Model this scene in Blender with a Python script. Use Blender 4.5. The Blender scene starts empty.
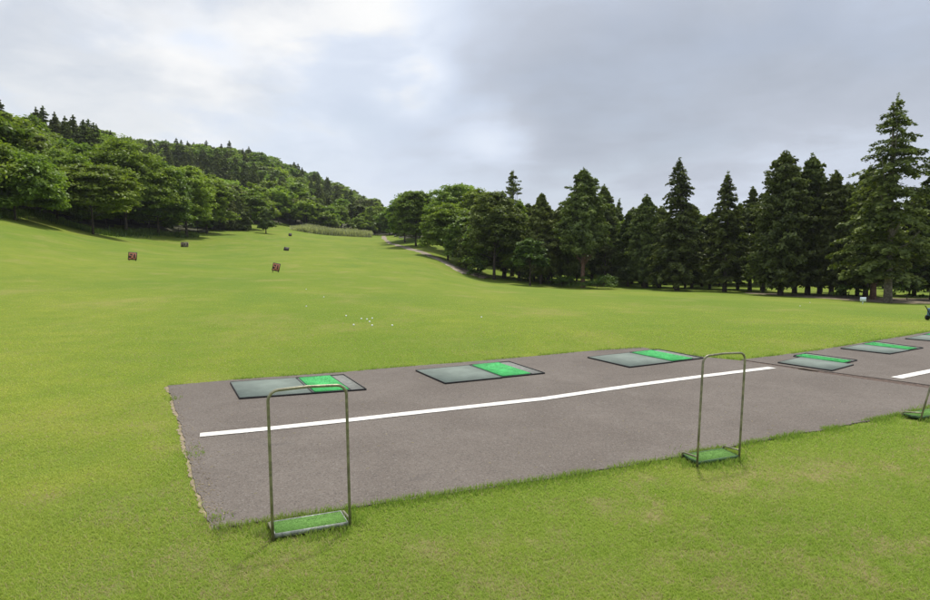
import bpy, bmesh, math, random
import numpy as np
from mathutils import Vector, Matrix
random.seed(7); RNG = np.random.default_rng(11)
R = math.radians
SC = bpy.context.scene
COL = SC.collection

# ------------------------------------------------------------ camera
F, HY, EYE = 640.0, 252.0, 1.6            # focal length in photo pixels, horizon row, eye height
PITCH = math.atan2(300-HY, F)
cd = bpy.data.cameras.new('camera'); cam = bpy.data.objects.new('camera', cd); COL.objects.link(cam)
cd.sensor_width = 36; cd.lens = F/930*36; cd.clip_start = .05; cd.clip_end = 12000
cam.location = (0, 0, EYE); cam.rotation_euler = (R(90)-PITCH, 0, 0)
SC.camera = cam
SC.view_settings.view_transform = 'Standard'; SC.view_settings.look = 'None'
SC.view_settings.exposure = 0.0; SC.view_settings.gamma = 1; SC.view_settings.use_curve_mapping = False

# ------------------------------------------------------------ sun + sky
SUN_EL, SUN_AZ = 67.0, 18.0               # azimuth clockwise from +Y (the sun stands beyond the trees)
sd = bpy.data.lights.new('sun', 'SUN'); sd.energy = 3.9; sd.angle = R(4.0); sd.color = (1, .955, .88)
so = bpy.data.objects.new('sun', sd); COL.objects.link(so)
sv = Vector((math.sin(R(SUN_AZ))*math.cos(R(SUN_EL)), math.cos(R(SUN_AZ))*math.cos(R(SUN_EL)), math.sin(R(SUN_EL))))
so.rotation_euler = sv.to_track_quat('Z', 'Y').to_euler(); so.location = sv*200

def nd(nt, typ, x=0, **kw):
    n = nt.nodes.new(typ)
    for k, v in kw.items():
        if hasattr(n, k): setattr(n, k, v)
    return n
def mathn(nt, op, a, b=None, c=None, clamp=False):
    n = nt.nodes.new('ShaderNodeMath'); n.operation = op; n.use_clamp = clamp
    for i, v in enumerate((a, b, c)):
        if v is None: continue
        if isinstance(v, (int, float)): n.inputs[i].default_value = v
        else: nt.links.new(v, n.inputs[i])
    return n.outputs[0]
def maprange(nt, v, a, b, c=0., d=1., smooth=True):
    n = nt.nodes.new('ShaderNodeMapRange'); n.interpolation_type = 'SMOOTHSTEP' if smooth else 'LINEAR'
    nt.links.new(v, n.inputs['Value'])
    for k, q in zip(('From Min', 'From Max', 'To Min', 'To Max'), (a, b, c, d)): n.inputs[k].default_value = q
    return n.outputs['Result']
def mix(nt, f, a, b, mode='MIX'):
    n = nt.nodes.new('ShaderNodeMix'); n.data_type = 'RGBA'; n.blend_type = mode
    if isinstance(f, (int, float)): n.inputs[0].default_value = f
    else: nt.links.new(f, n.inputs[0])
    for i, v in ((6, a), (7, b)):
        if isinstance(v, tuple): n.inputs[i].default_value = (*v, 1)
        else: nt.links.new(v, n.inputs[i])
    return n.outputs[2]
def noise(nt, vec, scale, detail=4, rough=.55, dist=0.0):
    n = nt.nodes.new('ShaderNodeTexNoise'); n.inputs['Scale'].default_value = scale
    n.inputs['Detail'].default_value = detail; n.inputs['Roughness'].default_value = rough
    n.inputs['Distortion'].default_value = dist
    if vec is not None: nt.links.new(vec, n.inputs['Vector'])
    return n.outputs['Fac']
def vscale(nt, vec, s, loc=(0, 0, 0)):
    n = nt.nodes.new('ShaderNodeMapping'); n.inputs['Scale'].default_value = s; n.inputs['Location'].default_value = loc
    nt.links.new(vec, n.inputs['Vector']); return n.outputs[0]

def pdir(px, py):                          # direction of a photo pixel in the world
    x = (px-465)/F; y = (py-300)/F
    v = Vector((x, math.cos(PITCH)-y*math.sin(PITCH), -math.sin(PITCH)-y*math.cos(PITCH)))
    return v.normalized()

world = bpy.data.worlds.new('World'); SC.world = world; world.use_nodes = True
nt = world.node_tree; nt.nodes.clear()
out = nt.nodes.new('ShaderNodeOutputWorld'); bg = nt.nodes.new('ShaderNodeBackground')
sky = nt.nodes.new('ShaderNodeTexSky'); sky.sky_type = 'NISHITA'; sky.sun_disc = False
sky.sun_elevation = R(SUN_EL); sky.sun_rotation = R(SUN_AZ); sky.dust_density = 2.0; sky.air_density = 1.0
bg.inputs[1].default_value = 0.1
tc = nt.nodes.new('ShaderNodeTexCoord'); gen = tc.outputs['Generated']
sep = nt.nodes.new('ShaderNodeSeparateXYZ'); nt.links.new(gen, sep.inputs[0])
dz = mathn(nt, 'ADD', mathn(nt, 'MAXIMUM', sep.outputs[2], 0.0), 0.16)
cmb = nt.nodes.new('ShaderNodeCombineXYZ')
nt.links.new(mathn(nt, 'DIVIDE', sep.outputs[0], dz), cmb.inputs[0])
nt.links.new(mathn(nt, 'DIVIDE', sep.outputs[1], dz), cmb.inputs[1])
cp = cmb.outputs[0]
def blob(px, py, r, sx=1.0, soft=1.0):     # a broad region of the cloud deck, by direction
    d = pdir(px, py)
    s = nt.nodes.new('ShaderNodeVectorMath'); s.operation = 'SUBTRACT'; nt.links.new(gen, s.inputs[0]); s.inputs[1].default_value = d
    m = nt.nodes.new('ShaderNodeVectorMath'); m.operation = 'MULTIPLY'; nt.links.new(s.outputs[0], m.inputs[0]); m.inputs[1].default_value = (1/sx, 1/sx, 1)
    l = nt.nodes.new('ShaderNodeVectorMath'); l.operation = 'LENGTH'; nt.links.new(m.outputs[0], l.inputs[0])
    return maprange(nt, l.outputs['Value'], 0, r, 1, 0)
n1 = noise(nt, cp, 0.9, 7, .55, .4)
n2 = noise(nt, vscale(nt, cp, (1, 1, 1), (3.3, 1.7, 0)), 2.6, 6, .55, .3)
n3 = noise(nt, vscale(nt, gen, (1, 1, 1.8)), 4.2, 5, .5, .3)
# base: thin bright veil -> grey-blue
dark = mathn(nt, 'MULTIPLY', n1, 0.45)
for (px, py, r, sx, a) in ((840, 40, .50, 1.9, .42), (640, 60, .30, 2.0, .14), (590, 110, .20, 1.8, .16), (400, 130, .20, 2.0, .10), (600, 170, .16, 2, .10), (930, 60, .3, 1.2, .12)):
    b = blob(px, py, r, sx); dark = mathn(nt, 'ADD', dark, mathn(nt, 'MULTIPLY', b, a))
for (px, py, r, sx, a) in ((120, 30, .6, 1.5, .20), (410, 88, .07, 1.5, .45), (350, 22, .12, 2.0, .34), (495, 140, .09, 1.3, .34), (820, 165, .18, 2.6, .22), (905, 0, .07, 1.5, .22), (150, 96, .09, 2.2, .26), (310, 140, .07, 1.5, .12)):
    b = blob(px, py, r, sx); dark = mathn(nt, 'SUBTRACT', dark, mathn(nt, 'MULTIPLY', mathn(nt, 'MULTIPLY', b, a), maprange(nt, n3, .35, .6, .3, 1.2)))
dark = mathn(nt, 'ADD', dark, mathn(nt, 'MULTIPLY', mathn(nt, 'SUBTRACT', n2, .5), .42))
dark = mathn(nt, 'ADD', dark, mathn(nt, 'MULTIPLY', mathn(nt, 'SUBTRACT', n3, .5), .80))
cr = nt.nodes.new('ShaderNodeValToRGB'); nt.links.new(dark, cr.inputs[0])
el = cr.color_ramp.elements
el[0].position = 0.0; el[0].color = (.86, .86, .855, 1)
el[1].position = 1.0; el[1].color = (.33, .37, .44, 1)
for p, c in ((.18, (.71, .765, .86, 1)), (.38, (.59, .65, .76, 1)), (.62, (.45, .49, .57, 1))):
    e = el.new(p); e.color = c
cl = nt.nodes.new('ShaderNodeVectorMath'); cl.operation = 'SCALE'; cl.inputs['Scale'].default_value = 11.8
nt.links.new(cr.outputs[0], cl.inputs[0])
cover = maprange(nt, mathn(nt, 'ADD', n1, mathn(nt, 'MULTIPLY', n2, .4)), .45, .80, .72, 1.0)
thinveil = mathn(nt, 'MULTIPLY', blob(60, 20, .75, 1.3), mathn(nt, 'MULTIPLY', maprange(nt, n3, .62, .38), .30))
cover = mathn(nt, 'SUBTRACT', cover, thinveil, clamp=True)
nt.links.new(mix(nt, cover, sky.outputs[0], cl.outputs[0]), bg.inputs[0])
nt.links.new(bg.outputs[0], out.inputs[0])

# ------------------------------------------------------------ helpers
def pix(px, py, Y):                        # world x, z of a photo pixel at forward distance Y
    d = pdir(px, py); t = Y/d.y
    return d.x*t, EYE + d.z*t
def G(px, py, z=0.0):                      # where a photo pixel meets the level ground
    d = pdir(px, py); t = (z-EYE)/d.z
    return np.array((d.x*t, d.y*t))
def tag(o, label=None, cat=None, group=None, kind=None):
    if label: o['label'] = label
    if cat: o['category'] = cat
    if group: o['group'] = group
    if kind: o['kind'] = kind
    return o
def empty(name, loc, rz=0.0):
    o = bpy.data.objects.new(name, None); COL.objects.link(o); o.location = loc; o.rotation_euler = (0, 0, rz)
    o.empty_display_size = .2; return o
def mobj(name, me, parent=None, mats=()):
    o = bpy.data.objects.new(name, me); COL.objects.link(o)
    for m in mats: me.materials.append(m)
    if parent: o.parent = parent
    return o
def np_mesh(name, V, faces_n, idx, smooth=False, mat_idx=None):
    """V (n,3); idx flat loop indices; faces_n loops per face (int, or an array)."""
    me = bpy.data.meshes.new(name); V = np.asarray(V, np.float32); idx = np.asarray(idx, np.int32).ravel()
    if np.isscalar(faces_n): tot = np.full(len(idx)//faces_n, faces_n, np.int32)
    else: tot = np.asarray(faces_n, np.int32)
    st = np.concatenate(([0], np.cumsum(tot)[:-1])).astype(np.int32)
    me.vertices.add(len(V)); me.vertices.foreach_set('co', V.ravel())
    me.loops.add(len(idx)); me.loops.foreach_set('vertex_index', idx)
    me.polygons.add(len(tot)); me.polygons.foreach_set('loop_start', st); me.polygons.foreach_set('loop_total', tot)
    if smooth: me.polygons.foreach_set('use_smooth', np.ones(len(tot), bool))
    if mat_idx is not None: me.polygons.foreach_set('material_index', np.asarray(mat_idx, np.int32))
    me.update(calc_edges=True); return me
def tube_np(pts, rad, seg=8, cap=True):
    pts = np.asarray(pts, float); n = len(pts); rad = np.broadcast_to(rad, (n,))
    V = []; Fc = []; up = None
    for i in range(n):
        t = pts[min(i+1, n-1)]-pts[max(i-1, 0)]; t = t/(np.linalg.norm(t)+1e-9)
        if up is None:
            a = np.array((1., 0, 0)) if abs(t[0]) < .9 else np.array((0, 1., 0)); up = np.cross(t, a)
        up = up - t*np.dot(up, t); up /= np.linalg.norm(up)+1e-9; b = np.cross(t, up)
        for k in range(seg):
            a = 2*math.pi*k/seg; V.append(pts[i]+rad[i]*(math.cos(a)*up+math.sin(a)*b))
    for i in range(n-1):
        for k in range(seg):
            k2 = (k+1) % seg; Fc.append((i*seg+k, i*seg+k2, (i+1)*seg+k2, (i+1)*seg+k))
    return np.array(V), Fc
class MB:                                   # collects quads for one mesh object
    def __init__(s): s.V = []; s.F = []; s.n = 0; s.mi = []
    def add(s, V, F, mi=0):
        s.V.append(np.asarray(V, float).reshape(-1, 3)); s.F += [tuple(i+s.n for i in f) for f in F]; s.mi += [mi]*len(F); s.n += len(s.V[-1]); return s
    def tube(s, pts, rad, seg=8, mi=0):
        V, Fc = tube_np(pts, rad, seg); n = len(pts)
        Fc = Fc+[tuple(range(seg))[::-1], tuple(range((n-1)*seg, n*seg))]
        return s.add(V, Fc, mi)
    def box(s, lo, hi, mi=0, M=None):
        x0, y0, z0 = lo; x1, y1, z1 = hi
        V = np.array([(x0, y0, z0), (x1, y0, z0), (x1, y1, z0), (x0, y1, z0), (x0, y0, z1), (x1, y0, z1), (x1, y1, z1), (x0, y1, z1)], float)
        if M is not None: V = np.array([M @ Vector(v) for v in V])
        return s.add(V, [(3, 2, 1, 0), (4, 5, 6, 7), (0, 1, 5, 4), (1, 2, 6, 5), (2, 3, 7, 6), (3, 0, 4, 7)], mi)
    def prism(s, P, z0, z1, mi=0):          # P: 2-D outline, ccw
        P = np.asarray(P, float); n = len(P)
        V = np.concatenate((np.c_[P, np.full(n, z0)], np.c_[P, np.full(n, z1)]))
        return s.add(V, [tuple(range(n))[::-1], tuple(range(n, 2*n))]+[(i, (i+1) % n, n+(i+1) % n, n+i) for i in range(n)], mi)
    def build(s, name, mats, parent=None, smooth=False, bevel=0, hook=None):
        me = np_mesh(name, np.concatenate(s.V), np.array([len(f) for f in s.F]), np.array([i for f in s.F for i in f]), smooth, s.mi)
        o = mobj(name, me, parent, mats if isinstance(mats, (list, tuple)) else [mats])
        if bevel:
            b = o.modifiers.new('bevel', 'BEVEL'); b.width = bevel; b.segments = 2
        return o
def pip(P, Q):                              # points (n,2) in polygon Q
    x, y = P[:, 0], P[:, 1]; ins = np.zeros(len(P), bool); j = len(Q)-1
    for i in range(len(Q)):
        xi, yi = Q[i]; xj, yj = Q[j]
        c = ((yi > y) != (yj > y)) & (x < (xj-xi)*(y-yi)/((yj-yi) if yj != yi else 1e-9)+xi)
        ins ^= c; j = i
    return ins
def edge_dist(P, Q):                        # distance of points to a closed outline
    Q = np.asarray(Q); d = np.full(len(P), 1e9)
    for i in range(len(Q)):
        a = Q[i]; b = Q[(i+1) % len(Q)]; ab = b-a; t = np.clip(((P-a)@ab)/(ab@ab+1e-12), 0, 1)
        d = np.minimum(d, np.hypot(*(P-(a+t[:, None]*ab)).T))
    return d
_perm = RNG.permutation(512)
def vnoise(x, y):                           # 2-D value noise 0..1
    xi = np.floor(x).astype(int); yi = np.floor(y).astype(int); fx = x-xi; fy = y-yi
    fx = fx*fx*(3-2*fx); fy = fy*fy*(3-2*fy)
    h = lambda a, b: _perm[(_perm[a & 511]+b) & 511]/511.0
    return (h(xi, yi)*(1-fx)+h(xi+1, yi)*fx)*(1-fy)+(h(xi, yi+1)*(1-fx)+h(xi+1, yi+1)*fx)*fy
def fbm(x, y, o=4):
    s = 0; a = .5; t = 0
    for i in range(o): s = s+a*vnoise(x*2**i+17.3*i, y*2**i+5.1*i); t += a; a *= .5
    return s/t

# ------------------------------------------------------------ terrain height
PROF = {  # photo column -> (forward distance, height)
 -350: ((14, 0), (22, .6), (34, 2.6), (46, 4.6), (60, 7.5), (80, 14), (110, 26), (150, 40), (220, 58), (300, 66), (450, 70)),
 0:   ((14, 0), (22, .35), (30, 1.0), (46, 2.6), (60, 4.7), (68, 5.6), (90, 9.5), (120, 18), (150, 26), (200, 34), (300, 42), (450, 50)),
 95:  ((14, 0), (22, .15), (30, .45), (46, 1.15), (60, 2.2), (75, 3.55), (90, 4.3), (120, 10), (160, 22), (200, 31), (300, 44), (450, 54)),
 185: ((14, 0), (30, .2), (46, .65), (60, 1.0), (91, 2.0), (102, 3.4), (115, 4.2), (150, 8), (200, 17), (250, 29), (300, 40), (350, 50), (450, 57)),
 250: ((14, 0), (30, .1), (46, .2), (91, 1.9), (120, 4.1), (150, 6.9), (200, 14), (250, 26), (300, 36), (380, 50), (450, 55)),
 320: ((14, 0), (30, 0), (46, .1), (91, 1.6), (120, 3.1), (150, 4.9), (190, 7.2), (250, 14), (330, 29), (400, 38), (480, 44)),
 385: ((14, 0), (30, -.1), (46, -.1), (91, .9), (120, 2.1), (150, 3.7), (190, 6.1), (230, 7.6), (300, 11), (400, 18), (480, 24)),
 430: ((14, 0), (30, -.25), (46, -.45), (80, -.1), (100, .8), (120, 2.4), (160, 6), (200, 8), (300, 12), (450, 15)),
 480: ((14, -.02), (30, -.4), (46, -.95), (80, -2.2), (100, -1.5), (120, -.1), (160, 3), (200, 5), (400, 8)),
 560: ((14, -.05), (30, -.55), (46, -1.35), (78, -2.85), (100, -2.6), (150, -1), (400, 4)),
 700: ((14, -.08), (30, -.7), (46, -1.6), (70, -2.75), (85, -3), (150, -2.2), (400, 1)),
 800: ((14, -.1), (30, -.8), (46, -1.9), (62, -2.75), (85, -3.1), (150, -2.2), (400, 1)),
 900: ((14, -.1), (30, -.95), (45, -2.15), (54, -2.75), (85, -3.2), (150, -2.2), (400, 1)),
 1300: ((14, -.1), (30, -.95), (45, -2.15), (54, -2.75), (85, -3.2), (150, -2.2), (400, 1)),
}
LY = np.linspace(math.log(3), math.log(4000), 260)
US = np.linspace(-1.5, 1.5, 241)
def _tab():
    cols = sorted(PROF); cu = [(c-465)/F for c in cols]; rows = []
    for c in cols:
        p = PROF[c]; rows.append(np.interp(np.exp(LY), [0]+[a for a, b in p]+[900, 4000], [0]+[b for a, b in p]+[p[-1][1]*.6, 0]))
    rows = np.array(rows); T = np.array([np.interp(US, cu, rows[:, j]) for j in range(len(LY))])   # [Y, u]
    k = np.exp(-np.linspace(-2, 2, 9)**2); k /= k.sum()
    P = np.pad(T, ((4, 4), (4, 4)), 'edge')
    P = np.apply_along_axis(lambda v: np.convolve(v, k, 'valid'), 0, P)
    return np.apply_along_axis(lambda v: np.convolve(v, k, 'valid'), 1, P)
TAB = _tab()
def H(x, y):
    x = np.asarray(x, float); y = np.asarray(y, float)
    yy = np.maximum(y, 3.001); u = np.clip(x/yy, -1.499, 1.499)
    a = (np.log(np.minimum(yy, 3999))-LY[0])/(LY[1]-LY[0]); b = (u-US[0])/(US[1]-US[0])
    i = np.clip(a.astype(int), 0, len(LY)-2); j = np.clip(b.astype(int), 0, len(US)-2); fa = a-i; fb = b-j
    z = (TAB[i, j]*(1-fa)+TAB[i+1, j]*fa)*(1-fb)+(TAB[i, j+1]*(1-fa)+TAB[i+1, j+1]*fa)*fb
    r = np.hypot(x, y); z = z*np.clip((yy-11)/6, 0, 1) + np.clip((r-18)/40, 0, 1)*.22*(fbm(x/9, y/9, 3)-.5)
    return z
def h1(x, y): return float(H(np.array([x]), np.array([y]))[0])
def place(px, Y): x = (px-465)/F*Y; return Vector((x, Y, h1(x, Y)))
def height_to(px, py, Y, z0): return pix(px, py, Y)[1]-z0

# ------------------------------------------------------------ materials
def mat(name):
    m = bpy.data.materials.new(name); m.use_nodes = True; nt = m.node_tree; b = nt.nodes['Principled BSDF']
    return m, nt, b
def simple(name, col, rough=.6, metal=0, var=.15, scale=30, bump=0.0, bscale=None):
    m, nt, b = mat(name); t = nt.nodes.new('ShaderNodeTexCoord').outputs['Object']
    n = noise(nt, t, scale, 5)
    d = tuple(c*(1-var) for c in col); l = tuple(min(1, c*(1+var)) for c in col)
    nt.links.new(mix(nt, maprange(nt, n, .3, .7), d, l), b.inputs['Base Color'])
    b.inputs['Roughness'].default_value = rough; b.inputs['Metallic'].default_value = metal
    if bump:
        bn = nt.nodes.new('ShaderNodeBump'); bn.inputs['Strength'].default_value = bump; bn.inputs['Distance'].default_value = .01
        nt.links.new(noise(nt, t, bscale or scale*4, 3), bn.inputs['Height']); nt.links.new(bn.outputs[0], b.inputs['Normal'])
    return m
def leaf_mat(name, dark, light, trans=.35, patch=.4):
    m, nt, b = mat(name); nt.nodes.remove(b); o = nt.nodes['Material Output']
    g = nt.nodes.new('ShaderNodeNewGeometry'); oi = nt.nodes.new('ShaderNodeObjectInfo')
    t = nt.nodes.new('ShaderNodeTexCoord').outputs['Object']
    f = mathn(nt, 'ADD', mathn(nt, 'MULTIPLY', g.outputs['Random Per Island'], .5), mathn(nt, 'MULTIPLY', maprange(nt, noise(nt, t, patch*1.6, 4), .35, .65), .55))
    c = mix(nt, f, dark, light)
    hs = nt.nodes.new('ShaderNodeHueSaturation'); nt.links.new(c, hs.inputs['Color'])
    nt.links.new(mathn(nt, 'ADD', mathn(nt, 'MULTIPLY', oi.outputs['Random'], .022), .486), hs.inputs['Hue'])
    rv = mathn(nt, 'FRACT', mathn(nt, 'MULTIPLY', oi.outputs['Random'], 37.7))
    nt.links.new(mathn(nt, 'ADD', mathn(nt, 'MULTIPLY', rv, .5), .75), hs.inputs['Value'])
    c = hs.outputs[0]
    d = nt.nodes.new('ShaderNodeBsdfDiffuse'); nt.links.new(c, d.inputs[0])
    tr = nt.nodes.new('ShaderNodeBsdfTranslucent'); nt.links.new(mix(nt, 1.0, c, (1.0, 1.05, .45), 'MULTIPLY'), tr.inputs[0])
    gl = nt.nodes.new('ShaderNodeBsdfGlossy'); gl.inputs['Roughness'].default_value = .45; gl.inputs[0].default_value = (.5, .5, .5, 1)
    a = nt.nodes.new('ShaderNodeMixShader'); a.inputs[0].default_value = trans
    nt.links.new(d.outputs[0], a.inputs[1]); nt.links.new(tr.outputs[0], a.inputs[2])
    a2 = nt.nodes.new('ShaderNodeMixShader'); a2.inputs[0].default_value = .04
    nt.links.new(a.outputs[0], a2.inputs[1]); nt.links.new(gl.outputs[0], a2.inputs[2])
    nt.links.new(a2.outputs[0], o.inputs[0]); return m
M_BROAD = leaf_mat('broad_leaf', (.095, .16, .02), (.25, .35, .055), .48)
M_BRIGHT = leaf_mat('young_leaf', (.12, .195, .02), (.31, .41, .06), .48)
M_MID = leaf_mat('olive_leaf', (.07, .108, .024), (.19, .235, .055), .38)
M_CON = leaf_mat('needle', (.056, .082, .02), (.175, .215, .048), .3)
M_SPR = leaf_mat('spruce_needle', (.052, .082, .022), (.17, .22, .052), .3)
M_BUSH = leaf_mat('bush_leaf', (.03, .075, .012), (.12, .2, .03), .35)
M_BARK = simple('bark', (.065, .05, .04), .95, 0, .45, 6, .6, 30)
M_BARKR = simple('reddish_bark', (.15, .085, .06), .95, 0, .4, 6, .6, 30)
M_BARKP = simple('pale_bark', (.20, .17, .145), .95, 0, .35, 6, .6, 30)

def grass_cols(nt, pos):
    big = maprange(nt, noise(nt, vscale(nt, pos, (1, .45, 0)), .10, 5, .6, .3), .33, .68)
    sm = maprange(nt, noise(nt, vscale(nt, pos, (1, 1, 0)), 1.3, 5, .6), .3, .7)
    c = mix(nt, big, (.150, .215, .026), (.222, .262, .036))
    return mix(nt, mathn(nt, 'MULTIPLY', sm, .5), c, (.130, .20, .022))
def grass_ground():
    m, nt, b = mat('lawn_turf')
    g = nt.nodes.new('ShaderNodeNewGeometry'); pos = g.outputs['Position']
    c = grass_cols(nt, pos)
    sp = nt.nodes.new('ShaderNodeSeparateXYZ'); nt.links.new(pos, sp.inputs[0])
    fine = noise(nt, vscale(nt, pos, (1, 1, 0)), 35, 4, .7)
    mid = noise(nt, vscale(nt, pos, (1, .5, 0)), 5, 5, .65)
    c = mix(nt, maprange(nt, fine, .35, .65, 0, .5), c, mix(nt, 1.0, c, (.55, .6, .5), 'MULTIPLY'))
    c = mix(nt, maprange(nt, mid, .52, .75, 0, .35), c, (.24, .27, .06))
    # dry, thatchy turf
    at = nt.nodes.new('ShaderNodeAttribute'); at.attribute_name = 'dry'
    strw = mix(nt, noise(nt, pos, 60, 3), (.20, .155, .075), (.34, .28, .15))
    c = mix(nt, mathn(nt, 'MULTIPLY', at.outputs['Fac'], maprange(nt, fine, .3, .6, .4, 1)), c, strw)
    thin = maprange(nt, noise(nt, vscale(nt, pos, (1, .6, 0), (31, 7, 0)), .35, 7, .7), .48, .70, 0, .55)
    c = mix(nt, thin, c, (.265, .24, .075))
    lush = maprange(nt, noise(nt, vscale(nt, pos, (1, .5, 0), (3, 47, 0)), .16, 7, .68), .50, .68, 0, .75)
    c = mix(nt, lush, c, (.118, .185, .024))
    nt.links.new(c, b.inputs['Base Color']); b.inputs['Roughness'].default_value = .95; b.inputs['Specular IOR Level'].default_value = .1
    bn = nt.nodes.new('ShaderNodeBump'); bn.inputs['Strength'].default_value = .55; bn.inputs['Distance'].default_value = .04
    nt.links.new(mathn(nt, 'ADD', fine, mathn(nt, 'MULTIPLY', mid, 1.5)), bn.inputs['Height']); nt.links.new(bn.outputs[0], b.inputs['Normal'])
    return m
def grass_blade(name='grass_blade', tall=False):
    m, nt, b = mat(name)
    g = nt.nodes.new('ShaderNodeNewGeometry'); pos = g.outputs['Position']
    c = grass_cols(nt, pos)
    r = g.outputs['Random Per Island']
    c = mix(nt, 1.0, c, (1.98, 1.9, 2.25), 'MULTIPLY')
    c = mix(nt, mathn(nt, 'MULTIPLY', r, .7), c, mix(nt, 1.0, c, (1.5, 1.35, 1.6), 'MULTIPLY'))
    at = nt.nodes.new('ShaderNodeAttribute'); at.attribute_name = 'dry'
    r2 = mathn(nt, 'FRACT', mathn(nt, 'MULTIPLY', r, 57.3))
    isdry = mathn(nt, 'LESS_THAN', r2, mathn(nt, 'ADD', mathn(nt, 'MULTIPLY', at.outputs['Fac'], .75), .07))
    c = mix(nt, isdry, c, (.48, .40, .20))
    if tall: c = mix(nt, .5, c, (.13, .26, .03))
    nt.links.new(c, b.inputs['Base Color']); b.inputs['Roughness'].default_value = .55; b.inputs['Specular IOR Level'].default_value = .25
    o = nt.nodes['Material Output']; tr = nt.nodes.new('ShaderNodeBsdfTranslucent'); nt.links.new(c, tr.inputs[0])
    a = nt.nodes.new('ShaderNodeMixShader'); a.inputs[0].default_value = .5
    nt.links.new(b.outputs[0], a.inputs[1]); nt.links.new(tr.outputs[0], a.inputs[2]); nt.links.new(a.outputs[0], o.inputs[0])
    return m
def asphalt():
    m, nt, b = mat('worn_asphalt')
    t = nt.nodes.new('ShaderNodeNewGeometry').outputs['Position']
    big = noise(nt, t, .7, 6, .6, .5); mid = noise(nt, t, 5, 6, .7); fine = noise(nt, t, 110, 3, .8)
    v = nt.nodes.new('ShaderNodeTexVoronoi'); v.inputs['Scale'].default_value = 110; nt.links.new(t, v.inputs['Vector'])
    c = mix(nt, maprange(nt, big, .3, .7), (.122, .102, .086), (.166, .142, .121))
    c = mix(nt, maprange(nt, mid, .35, .7, 0, .5), c, (.125, .106, .090))
    sp = nt.nodes.new('ShaderNodeSeparateColor'); nt.links.new(v.outputs['Color'], sp.inputs[0])
    c = mix(nt, maprange(nt, sp.outputs[0], .70, .98, 0, .35), c, (.26, .24, .215))
    c = mix(nt, maprange(nt, sp.outputs[1], .75, .95, 0, .6), c, (.07, .06, .055))
    c = mix(nt, maprange(nt, noise(nt, vscale(nt, t, (1, 1, 0), (5, 9, 0)), 2.2, 7, .7, 1), .60, .70, 0, .45), c, (.092, .082, .075))
    c = mix(nt, maprange(nt, noise(nt, vscale(nt, t, (1, 1, 0), (25, 3, 0)), 1.3, 7, .72, 1.5), .60, .72, 0, .4), c, (.20, .18, .16))
    nt.links.new(c, b.inputs['Base Color']); b.inputs['Roughness'].default_value = .92; b.inputs['Specular IOR Level'].default_value = .2
    bn = nt.nodes.new('ShaderNodeBump'); bn.inputs['Strength'].default_value = .35; bn.inputs['Distance'].default_value = .003
    nt.links.new(mathn(nt, 'ADD', fine, v.outputs['Distance']), bn.inputs['Height']); nt.links.new(bn.outputs[0], b.inputs['Normal'])
    return m
def paint():
    m, nt, b = mat('worn_white_paint'); t = nt.nodes.new('ShaderNodeNewGeometry').outputs['Position']
    w = noise(nt, t, 9, 7, .75); f = noise(nt, t, 90, 3, .7)
    c = mix(nt, maprange(nt, w, .35, .65), (.62, .595, .54), (.76, .725, .665))
    c = mix(nt, maprange(nt, mathn(nt, 'ADD', mathn(nt, 'MULTIPLY', w, .6), mathn(nt, 'MULTIPLY', f, .4)), .52, .62, 0, .65), c, (.30, .27, .24))
    nt.links.new(c, b.inputs['Base Color']); b.inputs['Roughness'].default_value = .7
    return m
M_TURF = grass_ground(); M_BLADE = grass_blade(); M_TALL = grass_blade('edge_grass_blade', True); M_ASPH = asphalt(); M_PAINT = paint()
M_DIRT = simple('dry_soil', (.25, .20, .13), .98, 0, .4, 14, .5, 90)
M_DARKDIRT = simple('dark_soil', (.09, .06, .045), .98, 0, .5, 22, .6, 90)
M_LITTER = simple('brown_litter', (.17, .135, .085), .98, 0, .4, 1.6, .4, 20)
M_TRACK = simple('gravel_track', (.26, .215, .16), .98, 0, .3, 1.2, .4, 12)
M_RUB = simple('black_rubber', (.018, .018, .018), .6, 0, .3, 40, .2)
M_STANCE = simple('grey_green_stance_mat', (.165, .20, .17), .9, 0, .16, 3, .4, 260)
M_GREY = simple('grey_rubber_strip', (.19, .195, .175), .85, 0, .2, 20, .3, 200)
M_GTURF = simple('bright_green_turf', (.075, .46, .13), .9, 0, .2, 5, .3, 300)
M_TUBE = simple('tarnished_steel_tube', (.235, .22, .14), .42, .45, .35, 18, .15)
M_TRAY = simple('dull_galvanised_edge', (.30, .32, .28), .5, .5, .3, 40, .2)
M_WHITE = simple('white_board', (.62, .72, .80), .6, 0, .06, 10)
M_WOOD = simple('weathered_stake', (.12, .09, .06), .9, 0, .3, 10)
M_BOARD = simple('dark_board', (.030, .022, .018), .7, 0, .3, 8)
M_NUM = simple('orange_figures', (.50, .19, .11), .7, 0, .15, 8)
M_NUMW = simple('faded_figures', (.30, .24, .17), .7, 0, .15, 8)
M_BALL = simple('white_ball', (.8, .8, .78), .35, 0, .03, 10)
M_BLUE = simple('blue_paint', (.06, .13, .24), .5, 0, .2, 10)
M_REED = leaf_mat('reed_blade', (.36, .38, .19), (.62, .62, .40), .45, 1.0)

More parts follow.
